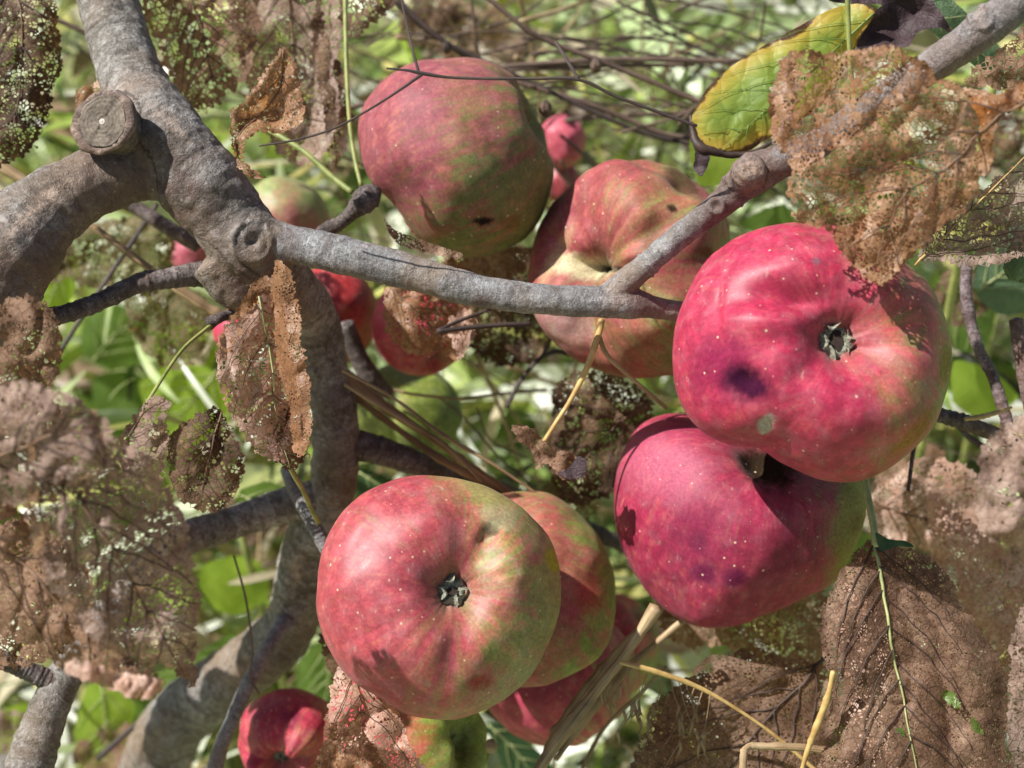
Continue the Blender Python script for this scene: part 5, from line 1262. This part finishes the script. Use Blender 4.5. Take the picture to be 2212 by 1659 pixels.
# unseen leaves added outside the picture only to shade the lower limb
for k_, (cx_, cy_, dd_) in enumerate([(-190, 1020, 0.50), (-120, 1130, 0.49), (-260, 1140, 0.50), (-330, 960, 0.49), (-90, 900, 0.47), (-60, 1030, 0.475), (-200, 1240, 0.50), (-20, 1190, 0.49), (-340, 1090, 0.48)]):
    solid_leaf(ell(cx_, cy_, 95, 120, 12, 0, 0.12), dd_, M['green'], T_, step=14, seed=90 + k_, crumple=0.006, midrib=[(cx_, cy_ - 110), (cx_ + 10, cy_), (cx_, cy_ + 110)], n_side=4)
# ------------------------------------------------------------------ living weeds behind
def weed(label, base_px, leaves, mats, stem_w=10, cat='weed plant'):
    b = P(*base_px[:3])
    foot = np.array([b[0], b[1] + 0.03, 0.0])
    root = empty('weed_plant', foot, label, cat)
    c0 = b
    Wt = catmull(np.array([foot, foot * 0.5 + c0 * 0.5 + [0.01, 0.01, 0], c0]), 8)
    v, f, l, a = tube_geo(Wt, np.linspace(0.003, 0.0016, len(Wt)), 7)
    mesh_obj('stem', v, f, M['petgreen'], root, attrs={'len': l, 'ang': a})
    for k, (poly, d, mr) in enumerate(leaves):
        solid_leaf(poly, d, mats[k % len(mats)], root, step=14, crumple=0.004, seed=k + int(base_px[0]), midrib=mr, veinw=5, n_side=4, tilt=(0.03, 0.05), jag=3)
    return root
weed('lime green broad leaved weed glowing left of the hanging folded leaf', (330, 900, 0.74), [
    ([(300, 830), (360, 790), (440, 790), (500, 840), (490, 930), (420, 960), (350, 930), (320, 890)], 0.70, [(470, 800), (420, 860), (360, 930)]),
    ([(180, 690), (230, 655), (290, 670), (330, 720), (310, 780), (240, 800), (180, 760)], 0.72, [(200, 780), (250, 720), (310, 690)]),
    ([(130, 560), (160, 560), (165, 620), (140, 670), (90, 690), (85, 620)], 0.66, [(150, 560), (120, 620), (90, 690)]),
    ([(330, 720), (420, 700), (470, 760), (430, 820), (350, 810)], 0.76, [(340, 730), (400, 760), (450, 800)]),
    ([(200, 820), (290, 800), (340, 870), (300, 950), (220, 920)], 0.78, None)], [M['lime'], M['green'], M['lime']])
weed('bright green weed at the lower left under the taupe leaf', (230, 1600, 0.70), [
    ([(190, 1480), (240, 1470), (290, 1520), (280, 1600), (240, 1700), (180, 1680), (160, 1580)], 0.66, [(220, 1480), (230, 1600), (210, 1690)]),
    ([(300, 1480), (370, 1440), (450, 1430), (430, 1500), (350, 1560), (290, 1560)], 0.70, [(440, 1440), (360, 1500), (300, 1550)]),
    ([(0, 1540), (60, 1520), (90, 1580), (60, 1640), (0, 1640)], 0.72, None),
    ([(420, 1420), (500, 1370), (540, 1400), (500, 1480), (440, 1520)], 0.66, [(530, 1390), (480, 1440), (440, 1510)])], [M['lime'], M['green']])
weed('green broad leaved weed behind the lower trunk', (520, 1150, 0.66), [
    ([(520, 1060), (580, 1040), (650, 1075), (600, 1130), (540, 1150), (510, 1110)], 0.56, [(520, 1070), (580, 1090), (640, 1075)]),
    ([(430, 1230), (500, 1200), (570, 1220), (580, 1290), (510, 1330), (440, 1300)], 0.68, None),
    ([(640, 1440), (700, 1380), (740, 1440), (760, 1520), (700, 1560), (650, 1520)], 0.66, [(700, 1390), (710, 1470), (690, 1550)])], [M['green'], M['lime'], M['green']])
weed('dark green blade leaved weed below the streaky pink apple', (1140, 1640, 0.66), [
    ([(1050, 1560), (1110, 1580), (1180, 1640), (1230, 1720), (1130, 1720), (1080, 1640)], 0.62, [(1055, 1565), (1120, 1630), (1180, 1720)]),
    ([(770, 1010), (860, 1040), (960, 1090), (860, 1110), (780, 1090)], 0.60, [(775, 1020), (860, 1070), (950, 1090)])], [M['deepgreen']])
weed('grey green hairy leaved weed at the right edge', (2160, 640, 0.66), [
    ([(2100, 620), (2140, 520), (2212, 480), (2260, 560), (2240, 660), (2160, 680)], 0.56, [(2110, 630), (2180, 580), (2250, 540)]),
    ([(2020, 600), (2100, 600), (2150, 680), (2120, 760), (2040, 740)], 0.60, [(2030, 610), (2080, 670), (2120, 750)]),
    ([(2060, 780), (2140, 800), (2200, 860), (2120, 900), (2060, 870)], 0.62, None)], [M['greygreen'], M['green'], M['lime']])
lan = weed('long pale green lance leaf weed crossing the upper right corner', (2150, 160, 0.50), [
    ([(1900, -40), (1990, -50), (2080, 20), (2150, 90), (2260, 200), (2250, 240), (2140, 170), (2040, 90), (1960, 25)], 0.475, [(1930, -40), (2040, 50), (2150, 140), (2250, 215)])], [M['greygreen']])
weed('sunlit green weed showing round the right hand apples', (1980, 1150, 0.70), [
    ([(1810, 1200), (1860, 1150), (1900, 1180), (1870, 1260), (1820, 1300)], 0.60, None),
    ([(1490, 300), (1560, 340), (1600, 340), (1570, 390), (1510, 400)], 0.55, None),
    ([(1600, 480), (1690, 440), (1720, 480), (1650, 510)], 0.60, None)], [M['green'], M['lime']])

# broad and narrow leaves of the undergrowth, uncountable and out of focus
def undergrowth(name, n, seed, cols, dmin, dmax, lr, wr, label):
    r = np.random.default_rng(seed)
    V, F, C = [], [], []
    o = 0; S = 8
    for k in range(n):
        u = r.uniform(-300, 2500); v = r.uniform(-300, 1950); d = r.uniform(dmin, dmax)
        c = P(u, v, d)
        if c[2] < 0.02: c[2] = r.uniform(0.02, 0.1)
        L = r.uniform(*lr); W_ = r.uniform(*wr)
        a = r.normal(size=3); a[2] = abs(a[2]) * 0.5; a /= np.linalg.norm(a)
        nrm = r.normal(size=3) * 0.55 + sun_dir * 0.9 - FWD * 0.2
        s = np.cross(a, nrm); s /= np.linalg.norm(s); nn = np.cross(s, a)
        t = np.linspace(0, 1, S); hw = np.sin(math.pi * t ** 0.8) * W_ / 2 + 0.0004
        bend = r.uniform(0.1, 0.5) * L
        ctr = c + a * ((t - 0.5) * L)[:, None] - nn * (bend * (t - 0.3) ** 2)[:, None]
        P3 = np.stack([ctr - s * hw[:, None] + nn * hw[:, None] * 0.25, ctr, ctr + s * hw[:, None] + nn * hw[:, None] * 0.25], 1)
        V.append(P3.reshape(-1, 3))
        for i in range(S - 1):
            for j in (0, 1):
                F.append((o + i * 3 + j, o + i * 3 + j + 1, o + (i + 1) * 3 + j + 1, o + (i + 1) * 3 + j))
        C.append(np.repeat((np.array(cols[r.integers(len(cols))]) * r.uniform(0.7, 1.2))[None], S * 3, 0)); o += S * 3
    ob = mesh_obj(name, np.vstack(V), np.array(F), M['blade'], col=np.vstack(C))
    tag(ob, label, 'undergrowth', kind='stuff')
undergrowth('undergrowth_leaves', 1700, 5, [(0.36, 0.50, 0.10), (0.50, 0.64, 0.16), (0.16, 0.24, 0.07), (0.70, 0.76, 0.58), (0.66, 0.62, 0.24), (0.46, 0.58, 0.30), (0.78, 0.80, 0.74), (0.60, 0.54, 0.42), (0.78, 0.82, 0.72)], 0.74, 1.4, (0.04, 0.15), (0.008, 0.026), 'mixed green and glint white weed leaves filling the gaps behind the apples')  # near-white colours paint bright glints and light gaps as leaves
undergrowth('fine_undergrowth', 2800, 15, [(0.50, 0.60, 0.30), (0.30, 0.44, 0.10), (0.66, 0.70, 0.60), (0.58, 0.50, 0.36), (0.12, 0.18, 0.05), (0.60, 0.60, 0.20), (0.05, 0.06, 0.03)], 0.66, 1.1, (0.02, 0.09), (0.0015, 0.006), 'fine pale and green grass slivers behind the branches')  # whitish slivers are light glints put into the blade colour
undergrowth('leaf_litter', 450, 6, [(0.30, 0.20, 0.13), (0.40, 0.28, 0.20), (0.16, 0.10, 0.07), (0.50, 0.40, 0.30)], 0.75, 1.4, (0.03, 0.07), (0.015, 0.035), 'brown dead leaves caught in the undergrowth')

# ------------------------------------------------------------------ stalks, straws and dead stems
def thing_tube(name, label, cat, group, parts, mat, n_per=8, sides=8, rough=0.06):
    p0 = parts[0][0]
    root = empty(name, P(p0[0], p0[1], p0[2]), label, cat, group)
    for k, pts in enumerate(parts):
        tube('stem' if k == 0 else 'side_stem', pts, mat, root, n_per=n_per, sides=sides, rough=rough, seed=k)
    return root
g1 = 'dead weed stems crossing the top'
thing_tube('dead_weed', 'thin black forked stem lying across the topmost apple', 'dead stem', g1, [
    [(1505, 272, 0.405, 8), (1430, 245, 0.405, 8), (1330, 208, 0.404, 8), (1250, 172, 0.403, 8), (1150, 170, 0.402, 7), (1060, 170, 0.401, 7), (970, 167, 0.400, 7), (910, 158, 0.399, 9), (880, 152, 0.399, 6), (835, 148, 0.399, 5)],
    [(912, 160, 0.399, 8), (870, 190, 0.400, 6), (800, 235, 0.402, 5), (720, 278, 0.405, 5), (640, 302, 0.408, 5), (560, 315, 0.413, 4)],
    [(905, 158, 0.399, 7), (892, 110, 0.400, 6), (878, 50, 0.402, 5), (862, -30, 0.403, 5)],
    [(1250, 172, 0.403, 9), (1225, 130, 0.405, 8), (1200, 90, 0.408, 7)]], M['stemdk'])
def q(pts, d, w): return [(x, y, d + 0.012 * i / max(1, len(pts) - 1), w) for i, (x, y) in enumerate(pts)]
stems = [
    ('long brown stem curving from the top middle down to the right', [[(980, -60), (1060, 0), (1150, 72), (1260, 118), (1380, 165), (1500, 215), (1640, 262)]], 0.53, 12, 'stembr'),
    ('double dark stem slanting behind the topmost apple from the upper left', [[(820, -60), (880, 20), (960, 90), (1040, 130), (1150, 180), (1300, 250), (1400, 290), (1510, 315)], [(830, -20), (900, 50), (1000, 120), (1060, 170)]], 0.555, 12, 'stemdk'),
    ('straight tan stem lying level behind the topmost apple', [[(1080, 145), (1250, 132), (1400, 128), (1560, 132), (1720, 128)], [(1090, 152), (1300, 142), (1500, 140)]], 0.57, 13, 'stembr'),
    ('level brown stem running left behind the topmost apple', [[(500, 246), (640, 244), (740, 236), (830, 215), (1000, 190)]], 0.57, 12, 'stembr'),
    ('long arching brown stem right of the topmost apple', [[(1090, 170), (1190, 200), (1300, 235), (1420, 285), (1500, 300), (1560, 305)]], 0.56, 13, 'stembr'),
    ('dark stem with a fork at its tip high on the right', [[(1390, 45), (1450, 75), (1520, 110), (1600, 150), (1700, 180)], [(1390, 45), (1460, 48), (1560, 60), (1680, 100)]], 0.60, 7, 'stemdk'),
    ('level dull stem behind the fork knob', [[(1220, 260), (1330, 250), (1450, 245), (1560, 230), (1640, 190)]], 0.60, 11, 'stembr'),
    ('thin upright brown stem above the topmost apple', [[(1010, -40), (1025, 50), (1030, 100), (1036, 125)], [(1036, 118), (1090, 105), (1150, 85), (1160, 60)]], 0.58, 8, 'stembr'),
    ('short dark twiglet pair under the middle of the forked branch', [[(945, 716), (1010, 708), (1080, 702), (1145, 700)], [(945, 714), (1000, 690), (1060, 668)]], 0.47, 11, 'stemdk'),
    ('dark curved stem hooking below the knobbly apple', [[(1095, 880), (1120, 830), (1160, 780), (1200, 760), (1240, 768)], [(1160, 785), (1185, 745), (1200, 700)]], 0.53, 10, 'stemdk'),
    ('thin grey stem bowed under the brown lace leaf', [[(795, 815), (860, 845), (950, 858), (1010, 860), (1090, 850), (1180, 842)]], 0.55, 7, 'straw'),
    ('brown stem sloping behind the ringed twig on the left', [[(130, 760), (180, 680), (240, 590), (300, 500), (340, 440)]], 0.55, 10, 'stemdk'),
    ('thin stem arching through the gap under the straw bundle', [[(950, 860), (1000, 900), (1080, 990), (1150, 1050), (1200, 1110)], [(1030, 880), (1060, 950), (1140, 990)]], 0.56, 5, 'stembr'),
    ('greenish stem looping from the curled orange leaf to the topmost apple', [[(760, 415), (715, 380), (660, 330), (605, 295), (560, 270)]], 0.475, 13, 'petgreen'),
    ('upright yellow green stem rising left of the topmost apple', [[(780, 400), (768, 350), (757, 280), (750, 180), (747, 80), (745, -40)]], 0.48, 10, 'petgreen'),
    ('pale green stem hanging in front of the yellow leaf', [[(1830, -40), (1833, 60), (1838, 150), (1845, 220), (1855, 280)]], 0.40, 11, 'petgreen'),
    ('tan twig leaning out of the grass at far upper left', [[(-40, -10), (60, 25), (140, 50), (220, 90)]], 0.55, 12, 'stembr'),
    ('dull red stem between the two far blurred apples', [[(1190, 350), (1230, 400), (1290, 480)], [(1210, 345), (1250, 420)]], 0.60, 8, 'stembr'),
    ('thin brown stem crossing the lower left green weed', [[(210, 1640), (300, 1560), (380, 1500), (430, 1460)]], 0.60, 12, 'stemdk'),
    ('hair thin brown stem dangling left of the lower trunk', [[(505, 1200), (530, 1290), (545, 1400), (540, 1460), (560, 1500)]], 0.50, 5, 'stembr'),
]
for lab, parts, d, w, mt in stems:
    thing_tube('dried_weed', lab, 'dried weed', 'stray stems and twiglets among the apples', [q(p, d, w if k == 0 else w * 0.75) for k, p in enumerate(parts)], M[mt])
straws = [
    ('broad tan straw slanting down from the left edge behind the limb', [(-60, 320), (20, 370), (180, 475), (330, 585), (440, 660), (500, 690)], 0.50, 26, 'straw'),
    ('dark edged straw in the sheaf right of the trunk', [(735, 800), (820, 870), (930, 945), (1020, 1010), (1110, 1075)], 0.497, 26, 'strawbr'),
    ('thin pale straw topping the sheaf right of the trunk', [(740, 800), (850, 860), (950, 935), (1060, 1000), (1180, 1080)], 0.485, 10, 'straw'),
    ('orange brown straw lowest in the sheaf right of the trunk', [(730, 830), (830, 905), (950, 990), (1080, 1060)], 0.505, 22, 'strawbr'),
    ('frayed straw in the middle of the sheaf right of the trunk', [(745, 830), (860, 900), (960, 960), (1040, 1040)], 0.49, 12, 'straw'),
    ('thick weathered stalk leaning below the crimson pair', [(1418, 1312), (1360, 1400), (1290, 1490), (1220, 1580), (1150, 1680)], 0.45, 34, 'straw'),
    ('brown stalk beside the thick weathered one', [(1385, 1360), (1320, 1430), (1250, 1520), (1190, 1610), (1160, 1690)], 0.463, 36, 'strawbr'),
    ('second pale stalk further right of the weathered one', [(1500, 1320), (1440, 1370), (1360, 1440), (1290, 1520), (1200, 1640)], 0.49, 22, 'straw'),
    ('thin straw fanning out low in the middle', [(1440, 1440), (1380, 1500), (1300, 1580), (1240, 1700)], 0.485, 10, 'straw'),
    ('golden jointed stalk standing before the dark curled leaf', [(1800, 1450), (1790, 1500), (1768, 1560), (1745, 1620), (1722, 1700)], 0.415, 17, 'petiole'),
    ('long olive straw falling across the bottom right', [(1340, 1430), (1430, 1455), (1520, 1490), (1620, 1550), (1700, 1610), (1790, 1690)], 0.44, 12, 'petiole'),
    ('bent tan straw folded at the bottom right', [(1605, 1720), (1606, 1640), (1612, 1616), (1640, 1612), (1760, 1618), (1880, 1650)], 0.43, 20, 'straw'),
    ('brown straw behind the bent one going up right', [(1560, 1340), (1580, 1400), (1600, 1460), (1620, 1560)], 0.56, 14, 'straw'),
    ('yellow pointed sheath on the right hand twig', [(2085, 905), (2120, 900), (2150, 892), (2185, 880)], 0.455, 12, 'petiole'),
]
for lab, pts, d, w, mt in straws:
    p = [(x, y, d + 0.01 * i / len(pts), w * (0.8 + 0.2 * math.sin(i * 1.7 + w))) for i, (x, y) in enumerate(pts)]
    r0 = empty('straw_stalk', P(*p[0][:3]), lab, 'straw stalk', 'dry straw stalks')
    W, Rr = spine(p, 10)
    n = len(W)
    Rr = Rr * (1 + 0.22 * noise3(np.column_stack([np.arange(n) * 0.35, np.full(n, w), np.full(n, d * 50)]))) * np.linspace(1.1, 0.82, n)
    for jn in range(2 if w > 15 else 0):
        c_ = int(n * (0.3 + 0.37 * jn)); Rr = Rr * (1 + 0.28 * np.exp(-((np.arange(n) - c_) / 0.8) ** 2))
    v, f, l, a = tube_geo(W, Rr, 9, 0.18, 120)
    # flatten and fray the stalk
    mesh_obj('stalk', v, f, M[mt], r0, attrs={'len': l, 'ang': a})
# seed head hair below the straw: a small grass panicle
pan = empty('grass_panicle', P(1400, 1440, 0.46), 'fine dry grass seed head drooping under the straw stalks', 'seed head')
rr_ = random.Random(9)
br = []; sp = []
for k in range(13):
    x0 = 1330 + k * 17; y0 = 1435 + k * 5 + rr_.uniform(-6, 6)
    dx = rr_.uniform(-90, 70); L = rr_.uniform(40, 170)
    pts = [(x0, y0, 0.46, 2.6), (x0 + dx * 0.3, y0 + L * 0.4, 0.461, 2.2), (x0 + dx, y0 + L, 0.463, 1.8)]
    br.append(pts)
    for s in range(3):
        t = rr_.uniform(0.4, 1.0); xx = x0 + dx * t; yy = y0 + L * t
        sp.append([(xx, yy, 0.461, 1.0), (xx + rr_.uniform(-3, 3), yy + 10, 0.461, 7.5), (xx + rr_.uniform(-6, 6), yy + 26, 0.462, 6), (xx + rr_.uniform(-8, 8), yy + 40, 0.462, 1.0)])
tubes('branchlets', br, M['straw'], pan, n_per=5, sides=4); tubes('spikelets', sp, M['straw'], pan, n_per=4, sides=5)
tg = []
for k in range(150):
    u0 = rr_.uniform(300, 2212); v0 = rr_.uniform(-60, 700) if k % 3 else rr_.uniform(500, 1659); d0 = rr_.uniform(0.56, 0.85)
    a0 = rr_.gauss(0.25, 0.5); L = rr_.uniform(150, 620); w0 = rr_.uniform(2.5, 8); cv = rr_.gauss(0, 0.5)
    pts = []
    for i in range(5):
        t = i / 4; aa = a0 + cv * t
        pts.append((u0 + math.cos(aa) * L * t, v0 + math.sin(aa) * L * t, d0 + 0.05 * t, w0 * (1 - 0.6 * t)))
    tg.append(pts)
for k in range(70):
    u0 = rr_.uniform(620, 1650); v0 = rr_.uniform(-60, 330); d0 = rr_.uniform(0.55, 0.72)
    a0 = rr_.gauss(0.35, 0.35) if k % 3 else rr_.gauss(-0.3, 0.3); L = rr_.uniform(250, 700); w0 = rr_.uniform(4, 9); cv = rr_.gauss(0, 0.35)
    tg.append([(u0 + math.cos(a0 + cv * t) * L * t, v0 + math.sin(a0 + cv * t) * L * t, d0 + 0.05 * t, w0 * (1 - 0.6 * t)) for t in (0, .25, .5, .75, 1)])
sg = []
for k in range(150):
    u0 = rr_.uniform(350, 2100); v0 = rr_.choice([rr_.uniform(-60, 400), rr_.uniform(700, 1100), rr_.uniform(1250, 1659)]); d0 = rr_.uniform(0.58, 0.85)
    a0 = rr_.gauss(0.2, 0.6) if k % 4 else rr_.gauss(1.4, 0.3); L = rr_.uniform(140, 480); w0 = rr_.uniform(4, 13); cv = rr_.gauss(0, 0.3)
    sg.append([(u0 + math.cos(a0 + cv * t) * L * t, v0 + math.sin(a0 + cv * t) * L * t, d0 + 0.06 * t, w0 * (1 - 0.75 * t)) for t in (0, .25, .5, .75, 1)])
tag(tubes('straw_tangle', sg, M['straw'], None, n_per=5, sides=5), 'tangle of pale dry straw behind the apples', 'straw', kind='stuff')
tag(tubes('twig_tangle', tg, M['stembr'], None, n_per=6, sides=5), 'tangle of thin brown twigs behind the apples', 'twigs', kind='stuff')
# woolly bud at the right edge, little buds on dead stems
for (bu, bv, bd_, br_, mt, lab) in [(2210, 560, 0.45, 44, 'greygreen', 'woolly grey bud at the right edge'), (1178, 235, 0.50, 15, 'stembr', 'round brown seed capsule right of the topmost apple'), (965, 103, 0.54, 11, 'stemdk', 'dark seed capsule above the topmost apple'), (1288, 142, 0.53, 14, 'stembr', 'shrivelled seed capsule on the level tan stem'), (1060, 1612, 0.47, 15, 'straw', 'pale seed capsule on a thread stem at the bottom')]:
    ctr = P(bu, bv, bd_); R0 = br_ * pxm(bd_)
    t = np.linspace(0.02, math.pi - 0.02, 22); ph = np.linspace(0, 2 * math.pi, 26, endpoint=False)
    TT, PH = np.meshgrid(t, ph, indexing='ij')
    rad = 1 + 0.1 * np.cos(PH * 6) + 0.2 * np.exp(-(TT / 0.35) ** 2)
    X = np.stack([np.sin(TT) * np.cos(PH) * 0.85, np.sin(TT) * np.sin(PH) * 0.85, np.cos(TT) * 1.15], -1) * rad[..., None]
    X = X.reshape(-1, 3); X = X * (1 + 0.18 * fbm(X * 3 + bu, 3))[:, None]
    n = 26; i, j = np.meshgrid(np.arange(21), np.arange(26), indexing='ij'); j2 = (j + 1) % 26
    F = np.stack([i * n + j, (i + 1) * n + j, (i + 1) * n + j2, i * n + j2], -1).reshape(-1, 4)
    o = mesh_obj('seed_capsule', ctr + X * R0, F, M[mt], None, attrs={'len': X[:, 0], 'ang': X[:, 1]})
    tag(o, lab, 'seed capsule', 'seed capsules and buds')
